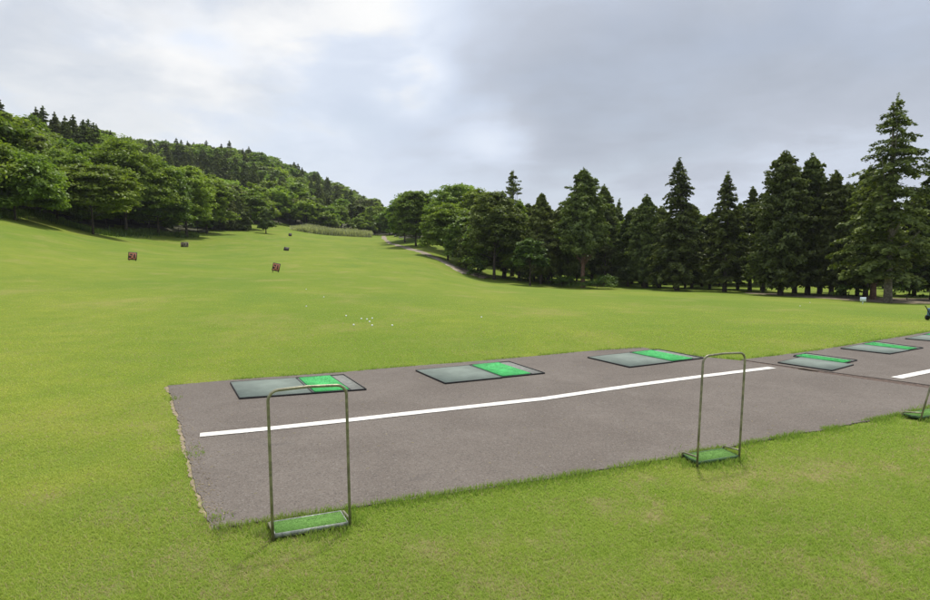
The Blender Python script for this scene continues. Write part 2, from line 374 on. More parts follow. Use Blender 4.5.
# ------------------------------------------------------------ ground sheet
PAD1 = [G(*p) for p in ((212, 531), (350, 509.5), (450, 494), (547, 480), (682, 457.5), (780, 438), (840, 427.5), (900, 415), (945, 406), (1010, 396))]
PAD1 += [G(*p) for p in ((1010, 399.2), (930, 389.2), (870, 380.7), (803, 370.9), (742, 361.3), (702, 357.3), (640, 347.6))]
PAD1 += [G(*p) for p in ((588, 351.5), (522, 357.8), (453, 363.6), (400, 367.6), (345, 372.5), (230, 380.7), (168, 386.2))]
PAD1 += [G(*p) for p in ((178, 418), (186, 447), (193, 476), (203, 505))]
seam_pts = [(1010, 395.6), (930, 386.0), (870, 377.9), (803, 369.2), (742, 360.5)]
PAD2 = [G(*p) for p in seam_pts]+[G(*p) for p in ((783, 355.3), (813, 351.5), (840, 347), (873, 341.6), (904, 336.6), (930, 332), (990, 322))]
e0, e1 = G(930, 332), G(990, 322)
PAD2[-1] = e0+(e1-e0)/np.linalg.norm(e1-e0)*5.5
PAD2.append(PAD2[-1]+np.array((2.4, -4.6)))
def rough_outline(P, step, amp, keep=None, seed=0):
    r = np.random.default_rng(seed); out = []
    n = len(P)
    for i in range(n):
        a = np.array(P[i]); b = np.array(P[(i+1) % n]); L = np.linalg.norm(b-a); k = max(1, int(L/step))
        nn = np.array((b-a)[::-1])*np.array((1, -1))/max(L, 1e-6)
        for j in range(k):
            t = j/k; q = a+(b-a)*t
            s = amp*(2*fbm(np.array([q[0]*5+seed]), np.array([q[1]*5]), 3)[0]-1) + amp*.5*r.uniform(-1, 1)
            if keep and keep(i): s *= .15
            out.append(q+nn*s)
    return np.array(out)
P1 = rough_outline(PAD1, .05, .016, keep=lambda i: 10 <= i <= 14, seed=1)
P2 = rough_outline(PAD2, .05, .022, keep=lambda i: i <= 3, seed=2)
DRYS = [(*G(175, 575), .55, .9), (*G(265, 570), .5, .9), (*G(110, 595), .4, .7), (*G(330, 590), .45, .6), (*G(765, 478), .35, .75), (*G(740, 488), .3, .7), (*G(650, 512), .3, .7), (*G(845, 472), .5, .6),
        (*G(900, 470), .25, .8), (*G(800, 540), .5, .5), (*G(710, 545), .35, .6), (*G(430, 545), .4, .5), (*G(560, 560), .35, .5), (*G(905, 550), .3, .5), (*G(60, 497), .2, .6), (*G(700, 590), .5, .6), (*G(480, 590), .45, .55), (*G(640, 482), .2, .5)]
def dryness(x, y):
    d = np.zeros_like(x)
    for cx, cy, r, a in DRYS: d = np.maximum(d, a*np.exp(-((x-cx)**2+((y-cy)*1.3)**2)/(r*r)))
    n = fbm(x*1.6+4, y*1.6, 4); n2 = fbm(x*7, y*7, 3)
    n3 = fbm(x*14+3, y*14, 3); base = np.clip((n-.56)*2.5, 0, .4)*np.clip((9-y)/4, 0.2, 1)
    return np.clip((d*.9+base)*np.clip((n2*.6+n3*.4-.36)*4.2, 0, 1.5), 0, 1)
ang = np.concatenate((np.radians(np.arange(-60, 60, .36)), np.radians(np.arange(60, 300, 4.0))))
rad = np.concatenate((np.geomspace(.4, 600, 330), np.geomspace(640, 6000, 14)))
A, RR = np.meshgrid(ang, rad); X = RR*np.sin(A); Yv = RR*np.cos(A)
Z = H(X.ravel(), Yv.ravel()).reshape(X.shape)*np.clip((RR-5)/8, 0, 1)
Z = Z + .012*(fbm(X*1.5, Yv*1.5, 3)-.6)*np.clip((9-RR)/3, 0, 1) - .0
V = np.c_[X.ravel(), Yv.ravel(), np.minimum(Z.ravel(), np.where(RR.ravel() < 15, -.002, 1e9))]
na = len(ang); nr = len(rad); I = np.arange(nr*na).reshape(nr, na)
q = np.stack((I[:-1], I[1:], np.roll(I, -1, 1)[1:], np.roll(I, -1, 1)[:-1]), -1).reshape(-1, 4)[:, ::-1]
c0 = len(V); V = np.vstack((V, (0, 0, -.005)))
fan = np.stack((np.full(na, c0), I[0], np.roll(I[0], -1)), -1)[:, ::-1]
me = np_mesh('ground', V, np.array([4]*len(q)+[3]*len(fan)), np.concatenate((q.ravel(), fan.ravel())), True)
at = me.attributes.new('dry', 'FLOAT', 'POINT'); at.data.foreach_set('value', np.where(np.hypot(V[:, 0], V[:, 1]) < 14, dryness(V[:, 0], V[:, 1]), 0).astype(np.float32))
ground = tag(mobj('ground', me, None, [M_TURF]), kind='structure')

def fill_sheet(name, outline, z0, z1, m):
    bm = bmesh.new(); vs = [bm.verts.new((p[0], p[1], z1)) for p in outline]; f = bm.faces.new(vs)
    if f.normal.z < 0: f.normal_flip()
    bm.normal_update()
    if f.normal.z < 0: f.normal_flip()
    r = bmesh.ops.extrude_face_region(bm, geom=[f]); 
    for v in [g for g in r['geom'] if isinstance(g, bmesh.types.BMVert)]: v.co.z = z0
    bmesh.ops.triangulate(bm, faces=[f_ for f_ in bm.faces if len(f_.verts) > 4])
    bmesh.ops.recalc_face_normals(bm, faces=bm.faces)
    me = bpy.data.meshes.new(name); bm.to_mesh(me); bm.free(); return mobj(name, me, None, [m])
tag(fill_sheet('tee_pavement', P1, -.06, .010, M_ASPH), kind='structure')
tag(fill_sheet('tee_pavement', P2, -.06, .012, M_ASPH), kind='structure')
# dark soil in the joint between the two slabs
J = [G(*p) for p in ((1010, 394.5), (930, 385.0), (870, 376.7), (803, 368.4), (742, 360.2))]
J += [G(*p) for p in ((742, 361.6), (803, 371.8), (870, 382.4), (930, 390.8), (1010, 400.8))]
tag(fill_sheet('soil_joint', rough_outline(J, .05, .01, seed=5), -.05, .004, M_DARKDIRT), kind='structure')
# sandy margin where the turf has receded
def grow(P, a, seed):
    c = np.mean(P, 0); n = len(P); o = []
    for i in range(n):
        t = np.array(P[(i+2) % n])-np.array(P[i-2]); t = t/np.linalg.norm(t); nn = np.array((t[1], -t[0]))
        w = a*(.25+1.9*max(0, fbm(np.array([P[i][0]*2.2+seed]), np.array([P[i][1]*2.2]), 3)[0]-.35)); o.append(np.array(P[i])+nn*w)
    return np.array(o)
LEFT = [G(*p) for p in ((168, 386.2), (178, 418), (186, 447), (193, 476), (203, 505), (212, 531))]
LO = [G(*p) for p in ((213, 532), (199, 507), (189, 480), (184, 455), (180, 438), (174, 414), (166, 387))]
LI = [G(*p) for p in ((178, 386), (190, 420), (200, 447), (208, 476), (219, 505), (226, 527))]
tag(fill_sheet('soil_margin', rough_outline(LI[::-1][:0]+[*LI]+[*LO], .04, .03, seed=9), -.05, .003, M_DIRT), kind='structure')
# sandy crumbs washed onto the left edge of the slab
r_ = np.random.default_rng(5); mb = MB()
for k in range(520):
    i = r_.integers(0, 5); t = r_.random(); e = LEFT[i]*(1-t)+LEFT[i+1]*t; p = e+np.array((1, .25))*abs(r_.normal(0, .06))
    s = r_.uniform(.0015, .005); a = r_.random()*6.3
    q_ = [(p[0]+s*math.cos(a+b)*(1+.5*r_.random()), p[1]+s*math.sin(a+b)*(1+.5*r_.random())) for b in (0, 1.3, 2.6, 3.9, 5.1)]
    mb.prism(q_, .0102, .0102+s*.6)
tag(mb.build('soil_crumbs', M_DIRT), 'sandy soil crumbs scattered along the left edge of the asphalt', 'soil', kind='stuff')

# straw and clippings blown over the slab
mb = MB(); ctr = np.mean(P1, 0); n_ = 0
while n_ < 380:
    p = np.array((r_.uniform(-3.6, 7), r_.uniform(3.5, 11)))
    if not pip(p[None], P1)[0]: continue
    if edge_dist(p[None], P1)[0] > .25 and r_.random() > .35: continue
    n_ += 1; a = r_.random()*6.28; L = r_.uniform(.008, .03); w = r_.uniform(.001, .0022); u = np.array((math.cos(a), math.sin(a)))*L/2; v = np.array((-u[1], u[0]))/L*2*w
    mb.prism([p-u-v, p+u-v, p+u+v, p-u+v], .0102, .0118)
tag(mb.build('grass_clippings', simple('straw_clipping', (.34, .29, .14), .9, 0, .5, 5)), 'dry grass clippings scattered over the asphalt', 'clippings', kind='stuff')

# painted lines
def line_strip(name, C, w, z):
    C = [np.array(c) for c in C]; L = []; Rr = []
    pts = []
    for i in range(len(C)-1):
        k = 30
        for j in range(k): pts.append(C[i]+(C[i+1]-C[i])*j/k)
    pts.append(C[-1])
    for i, p in enumerate(pts):
        t = pts[min(i+1, len(pts)-1)]-pts[max(i-1, 0)]; t /= np.linalg.norm(t); n = np.array((-t[1], t[0]))
        ww = w*.5*(1+.05*random.uniform(-1, 1)); L.append(p+n*ww); Rr.append(p-n*ww)
    n = len(pts); V = [(*a, z) for a in Rr]+[(*a, z) for a in L]
    mb = MB(); mb.add(V, [(i, i+1, n+i+1, n+i) for i in range(n-1)]); return mb.build(name, M_PAINT)
l1 = line_strip('painted_line', [G(200, 436.6), G(270, 430.0), G(350.5, 421.4), G(400, 415.8), G(543, 400), G(635, 386.4), G(700, 377.6), G(772, 368.6)], .125, .0155)
tag(l1, kind='structure')
e0, e1 = G(896, 379.2), G(930, 372.2); l2 = line_strip('painted_line', [e0, e1, e1+(e1-e0)/np.linalg.norm(e1-e0)*4.0], .125, .0175)
tag(l2, kind='structure')

# ------------------------------------------------------------ turf blades
STANDS = [[G(273, 541), G(350, 528), G(343, 516), G(268, 529)], [G(697, 467), G(739, 460), G(724, 452), G(681, 460)], [G(920, 421), G(956, 414), G(938, 408), G(902, 420.5)]]
def blades(name, P, h, w, lean, m, label):
    n = len(P); a = RNG.uniform(0, 2*math.pi, n); la = RNG.uniform(0, 2*math.pi, n)
    z = np.where(P[:, 1] < 13, 0, H(P[:, 0], P[:, 1]))-.004
    B = np.c_[P, z]; s = np.c_[np.cos(a), np.sin(a), np.zeros(n)]*(w/2)[:, None]
    ld = np.c_[np.cos(la), np.sin(la), np.zeros(n)]*(lean*h)[:, None]; up = np.c_[np.zeros(n), np.zeros(n), h]
    m1 = B+up*.6+ld*.3; tip = B+up+ld
    Vv = np.stack((B-s, B+s, m1+s*.75, m1-s*.75, tip), 1).reshape(-1, 3)
    o = np.arange(n)[:, None]*5; loops = np.concatenate((o+np.array([0, 1, 2, 3]), o+np.array([3, 2, 4])), 1).ravel()
    me = np_mesh(name, Vv, np.tile([4, 3], n), loops)
    dr = np.repeat(dryness(P[:, 0], P[:, 1]), 5).astype(np.float32)
    at = me.attributes.new('dry', 'FLOAT', 'POINT'); at.data.foreach_set('value', dr*.7)
    return tag(mobj(name, me, None, [m]), label, 'grass', kind='stuff')
def scatter(n, y0, y1, umax, pw):
    u = RNG.uniform(-umax, umax, n); t = RNG.random(n)
    k = 1-pw; Y = (y0**k+t*(y1**k-y0**k))**(1/k)
    return np.c_[u*Y, Y]
PP1, PP2 = np.array(PAD1), np.array(PAD2)
def off_pads(P, grow_=.0):
    e = .03*(fbm(P[:, 0]*4, P[:, 1]*4, 3)-.45)
    i1 = pip(P, PP1); i2 = pip(P, PP2)
    near = (i1 | i2)
    d = np.minimum(edge_dist(P, PP1), edge_dist(P, PP2))
    keep = ~near | (d < e)
    jt = pip(P, np.array(J)); keep &= ~jt
    lm = pip(P, np.array(LI+LO)) & (RNG.random(len(P)) > .05+.55*np.clip((fbm(P[:, 0]*3.1+2, P[:, 1]*3.1, 2)-.45)*5, 0, 1)); keep &= ~lm
    for s in STANDS: keep &= ~pip(P, np.array(s))
    return P[keep]
P = scatter(1050000, 1.6, 30, .98, 1.5); P = off_pads(P)
d_ = dryness(P[:, 0], P[:, 1]); P = P[RNG.random(len(P)) > d_*.45]; P = P[RNG.random(len(P)) > np.clip((P[:, 1]-11)/19, 0, 1)]
far = np.clip((P[:, 1]-3)/12, 0, 1)
hh = RNG.uniform(.008, .021, len(P))*(.65+.7*fbm(P[:, 0]*1.1, P[:, 1]*1.1, 3))
blades('lawn_grass', P, hh, (.0034+.010*far)*RNG.uniform(.7, 1.3, len(P)), RNG.uniform(.7, 2.0, len(P)), M_BLADE, 'short mown lawn grass around the asphalt tee')
# taller unmown grass at the near border of the slab and round the stands
E = []
NEAR = [G(*p) for p in ((212, 531), (350, 509.5), (450, 494), (547, 480), (682, 457.5), (780, 438), (840, 427.5), (900, 415), (945, 406), (1010, 396))]
for i in range(len(NEAR)-1):
    a, b = NEAR[i], NEAR[i+1]; L = np.linalg.norm(b-a); n = int(L*1500); t = RNG.random(n)[:, None]
    nn = (b-a)[::-1]*np.array((1, -1))/L
    E.append(a+(b-a)*t+nn*(RNG.gamma(1.6, .035, n)-.03)[:, None])
for s in STANDS:
    s = np.array(s)
    for i in range(4):
        a, b = s[i], s[(i+1) % 4]; L = np.linalg.norm(b-a); n = int(L*1100); t = RNG.random(n)[:, None]; nn = (b-a)[::-1]*np.array((1, -1))/L
        E.append(a+(b-a)*t+nn*(RNG.gamma(1.5, .03, n)+.005)[:, None])
E = np.concatenate(E); E = E[fbm(E[:, 0]*5, E[:, 1]*5, 3) > .24+.25*RNG.random(len(E))]
blades('border_grass', E, RNG.uniform(.02, .055, len(E)), RNG.uniform(.003, .006, len(E)), RNG.uniform(.2, .9, len(E)), M_TALL, 'longer grass along the near border of the asphalt')
E = []
FAR = [G(*p) for p in ((168, 386.2), (230, 380.7), (345, 372.5), (400, 367.6), (453, 363.6), (522, 357.8), (588, 351.5), (640, 348.5), (702, 357), (742, 360), (783, 355.3), (813, 351.5), (840, 347), (873, 341.6), (904, 336.6), (930, 332), (990, 322))]
for i in range(len(FAR)-1):
    a, b = FAR[i], FAR[i+1]; L = np.linalg.norm(b-a); n = int(L*420); t = RNG.random(n)[:, None]
    nn = -(b-a)[::-1]*np.array((1, -1))/L; E.append(a+(b-a)*t+nn*(RNG.gamma(1.6, .03, n)-.03)[:, None])
for c, nn_ in ((G(196, 456), 60), (G(186, 449), 60), (G(215, 520), 60), (G(173, 400), 60), (G(229, 531), 40)):
    E.append(c+RNG.normal(0, .05, (nn_, 2)))
E = np.concatenate(E); E = E[fbm(E[:, 0]*4, E[:, 1]*4, 3) > .42]
blades('border_grass', E, RNG.uniform(.02, .05, len(E)), RNG.uniform(.005, .010, len(E)), RNG.uniform(.3, 1, len(E)), M_TALL, 'ragged grass tufts along the far and left borders of the asphalt')

# ------------------------------------------------------------ hitting mats
MATQ = [[(230, 381.7), (239.3, 397.7), (366.6, 388.6), (343.9, 374.1)],
        [(415.5, 369.8), (445.1, 382.7), (545.9, 372.7), (509.8, 361.2)],
        [(587.4, 356.8), (629.7, 366.6), (704.7, 357.6), (659.5, 349)],
        [(777.7, 362), (831.9, 370.1), (866.3, 360.8), (814, 353.8)],
        [(840.5, 347.9), (889.6, 353.4), (924, 347.4), (876.7, 341.3)],
        [(905, 338.2), (955, 342.4), (988, 336.6), (938, 331.8)]]
MLAB = ['hitting mat at the left end of the asphalt, behind the left stand', 'second hitting mat from the left, behind the white line',
        'hitting mat on the corner of the slab just left of the middle stand', 'hitting mat beside the dark joint, with a rubber scrap at its corner',
        'small looking hitting mat near the right side, beyond the joint', 'hitting mat cut by the right edge of the photo']
for k, Q in enumerate(MATQ):
    FL, NL, NR, FR = [G(*p, .03) for p in Q]
    z0 = .013; z1 = .030
    def bl(a, b, sh=0.0):
        d = (FL-NL)/np.linalg.norm(FL-NL)
        return (NL*(1-a)+NR*a)*(1-b)+(FL*(1-a)+FR*a)*b+d*sh
    base = bl(.5, .5); root = empty('hitting_mat', (base[0], base[1], z0))
    tag(root, MLAB[k], 'golf mat', 'golf hitting mats on the asphalt')
    def slab(mb, a0, a1, b0, b1, za, zb, sh):
        mb.prism([bl(a0, b0, sh)-base, bl(a1, b0, sh)-base, bl(a1, b1, sh)-base, bl(a0, b1, sh)-base], za-z0, zb-z0)
    jog = (.0, .02, .015, .12, .01, .02)[k]
    sp_ = (.56, .55, .56, .62, .58, .56)[k]
    e = .005; fr = MB()                     # left tray rim
    slab(fr, 0, sp_, 0, e*1.3, z0, z1, 0); slab(fr, 0, sp_, 1-e, 1, z0, z1, 0); slab(fr, 0, e, e*1.3, 1-e, z0, z1, 0)
    fr.build('rubber_rim', M_RUB, root)
    st = MB(); slab(st, e, sp_-.004, e*1.3, 1-e, z0+.001, z1-.003, 0); st.build('stance_mat', M_STANCE, root)
    # right tray: grey base, green turf, rim
    ty = MB(); slab(ty, sp_+.002, 1-e, e*1.3, 1-e, z0+.001, z1-.010, jog); ty.build('tray', M_GREY, root)
    r2 = MB(); slab(r2, sp_+.002, 1, 0, e*1.3, z0, z1, jog); slab(r2, sp_+.002, 1, 1-e*1.4, 1, z0, z1, jog); slab(r2, 1-e*1.1, 1, e*1.3, 1-e*1.4, z0, z1, jog); slab(r2, sp_+.002, sp_+.009, e*1.3, 1-e*1.4, z0, z1-.004, jog)
    slab(r2, .872, .879, e*1.3, 1-e*1.4, z0, z1-.004, jog)
    r2.build('rubber_rim', M_RUB, root)
    gt = MB(); slab(gt, sp_+.025, .862, .045, .955, z1-.0095, z1+.004, jog)
    # turf pile: short blades on top of the pad
    n = 5200; aa = RNG.uniform(sp_+.026, .861, n); bb = RNG.uniform(.046, .954, n)
    gp = np.array([bl(a, b, jog)-base for a, b in zip(aa, bb)])
    g = gt.build('turf_pad', M_GTURF, root)
    th = RNG.uniform(0, 6.28, n); ww = .004; zt = z1+.004-z0
    Bp = np.c_[gp, np.full(n, zt)]; s = np.c_[np.cos(th), np.sin(th), np.zeros(n)]*ww; tp = Bp+np.c_[RNG.normal(0, .003, (n, 2)), RNG.uniform(.001, .0028, n)]
    me = np_mesh('turf_pile', np.stack((Bp-s, Bp+s, tp), 1).reshape(-1, 3), 3, np.arange(3*n)); mobj('turf_pile', me, g, [M_GTURF])
# rubber scrap by the fourth mat
a, b = G(797.5, 356.8), G(804, 357.8); mb = MB(); c = (a+b)/2; L = np.linalg.norm(b-a)/2+.03
mb.box((-L, -.04, 0), (L, .04, .02)); o = mb.build('rubber_scrap', M_RUB, bevel=.004); o.location = (c[0], c[1], .0125); o.rotation_euler = (0, 0, math.atan2(*(b-a)[::-1]))
tag(o, 'black rubber scrap behind the mat next to the joint', 'rubber strip')
a, b = G(803, 370.2), G(812, 371.4); c = (a+b)/2; mb = MB()
mb.add(*tube_np([(-.12, 0, .012), (-.05, .01, .014), (.04, -.008, .013), (.13, .004, .012)], [.008, .012, .011, .006], 6)); o = mb.build('twig', M_WOOD)
o.location = (c[0], c[1]+.0, .004); o.rotation_euler = (0, 0, math.atan2(*(b-a)[::-1])); tag(o, 'short dark twig lying at the start of the slab joint', 'twig')

# ------------------------------------------------------------ bag stands
def stand(k, Hs, lean, label, tub, rodx):
    FLc, FRc, BR, BL = [np.array(p) for p in STANDS[k]]
    o = (FLc+FRc)/2; ux = (FRc-FLc); W = np.linalg.norm(ux); ux = ux/W; rz = math.atan2(ux[1], ux[0])
    dpt = ((BL-FLc)+(BR-FRc))/2; D = dpt@np.array((-ux[1], ux[0])); sk = dpt@ux
    root = empty('golf_bag_stand', (o[0], o[1], 0), rz); tag(root, label, 'bag stand', 'steel golf bag stands on the grass border')
    w = W/2; r = .0085; rc = .055
    lx, ly = lean
    def L(x, z): return (x+lx*z/Hs, ly*z/Hs, z)
    # hoop: two legs and the top bar as one bent tube, foot rods as their own parts
    pts = [L(-w, .0), L(-w, .3), L(-w, Hs-rc)]
    for a in np.radians((20, 45, 70)): pts.append(L(-w+rc-rc*math.cos(a), Hs-rc+rc*math.sin(a)))
    pts += [L(-w+rc, Hs), L(0, Hs+.006), L(w-rc, Hs)]
    for a in np.radians((70, 45, 20)): pts.append(L(w-rc+rc*math.cos(a), Hs-rc+rc*math.sin(a)))
    pts += [L(w, Hs-rc), L(w, .3), L(w, 0)]
    MB().tube(pts, r, 12).build('hoop', M_TUBE, root, smooth=True)
    for s in (-1, 1):
        x = s*w; zt = .075 if rodx else .055
        q = [(x+lx*.1, ly*.1-.001, zt), (x, .02, zt), (x+sk*.35, D*.35, zt-.006), (x+sk*.85, D*.85, zt-.014), (x+sk*.97, D*.97, zt-.022), (x+sk, D, zt-.04), (x+sk, D, .0)]
        MB().tube(q, r*.85, 10).build('foot_rod', M_TUBE, root, smooth=True)
    z0, z1 = .014, .034
    tr = MB(); t = .006
    P0 = lambda a, b: (-w+r+a*(W-2*r)+sk*b, D*b)
    def sl(mb, a0, a1, b0, b1, za, zb): mb.prism([P0(a0, b0), P0(a1, b0), P0(a1, b1), P0(a0, b1)], za, zb)
    sl(tr, 0, 1, -.02, .03, z0, z1+.004); sl(tr, 0, 1, .97, 1.02, z0, z1+.004); sl(tr, 0, .015, .03, .97, z0, z1+.004); sl(tr, .985, 1, .03, .97, z0, z1+.004); sl(tr, .015, .985, .03, .97, z0, z0+.006)
    tr.build('tray', M_TRAY if k == 0 else M_DKG, root)
    pd = MB(); sl(pd, .016, .984, .035, .965, z0+.007, z1+.002); g = pd.build('turf_pad', tub, root)
    n = 5000; pp = np.array([P0(a, b) for a, b in zip(RNG.uniform(.02, .98, n), RNG.uniform(.04, .96, n))]); th = RNG.uniform(0, 6.28, n)
    Bp = np.c_[pp, np.full(n, z1+.001)]; s = np.c_[np.cos(th), np.sin(th), np.zeros(n)]*.0022; tp = Bp+np.c_[RNG.normal(0, .004, (n, 2)), RNG.uniform(.0015, .004, n)]
    mobj('turf_pile', np_mesh('turf_pile', np.stack((Bp-s, Bp+s, tp), 1).reshape(-1, 3), 3, np.arange(3*n)), g, [tub])
M_SGRN = simple('stand_green_turf', (.12, .26, .045), .9, 0, .12, 40, .3, 300); M_DKG = simple('dark_green_tray', (.05, .11, .04), .7, 0, .3, 30)
stand(0, .845, (-.01, .0), 'bag stand nearest the camera, at the left corner of the asphalt', M_SGRN, False)
stand(1, .83, (.05, .02), 'bag stand in the middle, under the end of the long white line', M_SGRN, True)
stand(2, .84, (.27, -.05), 'leaning bag stand cut off by the right edge of the photo', M_SGRN, True)

# ------------------------------------------------------------ distance boards
DIG = {'0': ((0, 0), (1, 0), (1, 2), (0, 2), (0, 0)), '5': ((1, 2), (0, 2), (0, 1.1), (1, 1.1), (1, 0), (0, 0)), '1': ((.5, 0), (.5, 2))}
def board(px, py, Y, w, h, text, rz, roll, label, num, tilt=-.15, stroke=.055):
    x, z = pix(px, py, Y); zg = h1(x, Y)
    root = empty('distance_board', (x, Y, zg), R(rz)); tag(root, label, 'distance sign')
    root.rotation_euler = (tilt, R(roll), R(rz))
    base = max(.04, z-zg-h/2); zc = base+h/2
    pn = MB(); pn.box((-w/2, -.015, zc-h/2), (w/2, .015, zc+h/2)); pn.build('panel', M_BOARD, root)
    for s in (-1, 1):
        p = MB(); p.box((s*w*.38-.02, .017, -.2), (s*w*.38+.02, .055, zc+h*.3)); p.build('post', M_WOOD, root)
    n = len(text); cw = min(w*.30, h*.40) if n > 1 else w*.3; gap = cw*.45; ch = h*.66
    x0 = -(n*cw+(n-1)*gap)/2
    for i, t in enumerate(text):
        mb = MB(); q = DIG[t]
        for a, b in zip(q[:-1], q[1:]):
            ax, az = x0+i*(cw+gap)+a[0]*cw, zc-ch/2+a[1]*ch/2; bx_, bz = x0+i*(cw+gap)+b[0]*cw, zc-ch/2+b[1]*ch/2
            s = stroke/2
            mb.box((min(ax, bx_)-s, -.021, min(az, bz)-s), (max(ax, bx_)+s, -.017-.0006*len(mb.F)/6, max(az, bz)+s))
        mb.build('numeral', num, root)
board(132, 256, 46, .60, .56, '50', 6, 3, 'dark board reading 50, left one, below the large leafy trees', M_NUM, stroke=.075)
board(275, 267, 45, .56, .56, '50', -12, 9, 'tilted dark board reading 50, in mid fairway', M_NUM, stroke=.075)
board(184.3, 246.4, 91, 1.05, .70, '100', 0, 0, 'wide dark board near the shade of the left trees', M_NUMW, stroke=.10)
def lowboard(px, py, Y, w, h, roll, label):
    x, z = pix(px, py, Y); zg = h1(x, Y); o = MB().box((-w/2, -.03, 0), (w/2, .03, h)).build('distance_board', M_BOARD)
    o.location = (x, Y, zg+.02); o.rotation_euler = (-.5, R(roll), .1); tag(o, label, 'distance sign')
lowboard(286, 248.5, 91, .72, .55, 8, 'small low dark board in mid fairway, above the tilted 50 board')
lowboard(290, 233, 140, .7, .7, 0, 'tiny dark marker board in front of the pale reeds')

# white notice at the right
x, z = pix(863, 302, 36); zg = h1(x, 36); root = empty('notice_sign', (x, 36, zg), R(-8)); tag(root, 'small pale blue notice on a stake before the pine trunks', 'sign')
MB().box((-.16, -.01, .16), (.16, .01, .40)).build('panel', M_WHITE, root); MB().box((-.02, .012, -.1), (.02, .04, .38)).build('stake', M_WHITE, root)
# blue hand cart peeking in at the right
x, z = pix(932, 316, 17.6); zg = h1(x, 17.6); root = empty('hand_cart', (x, 17.6, zg), .2); tag(root, 'blue hand cart at the right edge beyond the far mats', 'cart')
MB().box((-.05, -.12, .12), (.45, .12, .34)).build('basket', M_BLUE, root, bevel=.02)
MB().tube([(-.26, 0, .42), (-.22, 0, .40), (-.05, 0, .14), (.1, 0, .1)], .012, 8).build('handle', M_RUB, root, smooth=True)
for s in (-1, 1):
    w_ = MB(); w_.tube([(.02, s*.15-.015, .08), (.02, s*.15+.015, .08)], .08, 18); w_.build('wheel', M_RUB, root)

# ------------------------------------------------------------ golf balls
ballm = None
def ball(px, py, label, grp):
    global ballm
    lo, hi = 6., 60.                         # march to the ground
    for Yq in np.geomspace(6, 120, 400):
        x, z = pix(px, py, Yq)
        if z < h1(x, Yq): break
    if ballm is None:
        bm = bmesh.new(); bmesh.ops.create_icosphere(bm, subdivisions=2, radius=.0215); ballm = bpy.data.meshes.new('golf_ball'); bm.to_mesh(ballm); bm.free(); ballm.materials.append(M_BALL)
        for p in ballm.polygons: p.use_smooth = True
    o = bpy.data.objects.new('golf_ball', ballm); COL.objects.link(o); o.location = (x, Yq, h1(x, Yq)+.012); tag(o, label, 'golf ball', grp)
ball(800, 306.5, 'lone white golf ball short of the right hand trees', 'golf balls on the fairway')
ball(810, 302.8, 'white golf ball right beside the brown litter strip', 'golf balls on the fairway')
for k in range(13):
    if k < 8: px, py = random.gauss(385, 20), random.uniform(313, 327)
    else: px, py = random.uniform(280, 640), random.uniform(280, 320)
    ball(px, py, 'white golf ball lying in the middle of the fairway' if k < 8 else 'white golf ball stray on the fairway grass', 'golf balls in the mid fairway' if k < 8 else 'stray golf balls')

# ------------------------------------------------------------ draped strips: track, litter
def drape(name, Lp, z, m, jit=.25, kind='structure', sub=10):
    """Lp: list of (left px,py,Y)(right ...) pairs given as world points; draped on the ground."""
    V = []; Fc = []; nx = 7; rows = []
    for i in range(len(Lp)-1):
        for j in range(sub):
            t = j/sub; rows.append((np.array(Lp[i][0])*(1-t)+np.array(Lp[i+1][0])*t, np.array(Lp[i][1])*(1-t)+np.array(Lp[i+1][1])*t))
    rows.append((np.array(Lp[-1][0]), np.array(Lp[-1][1])))
    for i, (a, b) in enumerate(rows):
        a = a+np.array((random.uniform(-1, 1), random.uniform(-1, 1)))*jit; b = b+np.array((random.uniform(-1, 1), random.uniform(-1, 1)))*jit
        for k in range(nx):
            p = a+(b-a)*k/(nx-1); edge = -.05 if k in (0, nx-1) else z; V.append((p[0], p[1], h1(*p)+edge))
    n = len(rows)
    for i in range(n-1):
        for k in range(nx-1): Fc.append((i*nx+k, i*nx+k+1, (i+1)*nx+k+1, (i+1)*nx+k))
    o = MB().add(V, Fc).build(name, m, smooth=True); return tag(o, kind=kind)
def W(px, Y): return ((px-465)/F*Y, Y)
drape('gravel_track', [(W(381, 192), W(386, 192)), (W(383, 165), W(388, 165)), (W(389, 140), W(394, 141)), (W(404, 121), W(411, 123)), (W(424, 105), W(432, 108)), (W(446, 93), W(455, 97)), (W(461, 84), W(474, 88))], .07, M_TRACK, .3)
drape('bare_bank', [(W(455, 89), W(460, 97)), (W(468, 88), W(476, 94)), (W(484, 84), W(492, 90))], .10, M_LITTER, .5)
drape('leaf_litter', [(W(742, 68), W(745, 70)), (W(780, 62), W(782, 68)), (W(830, 55), W(835, 66)), (W(880, 52), W(880, 64)), (W(960, 49), W(960, 62)), (W(1100, 44), W(1100, 62))], .05, M_LITTER, .35)

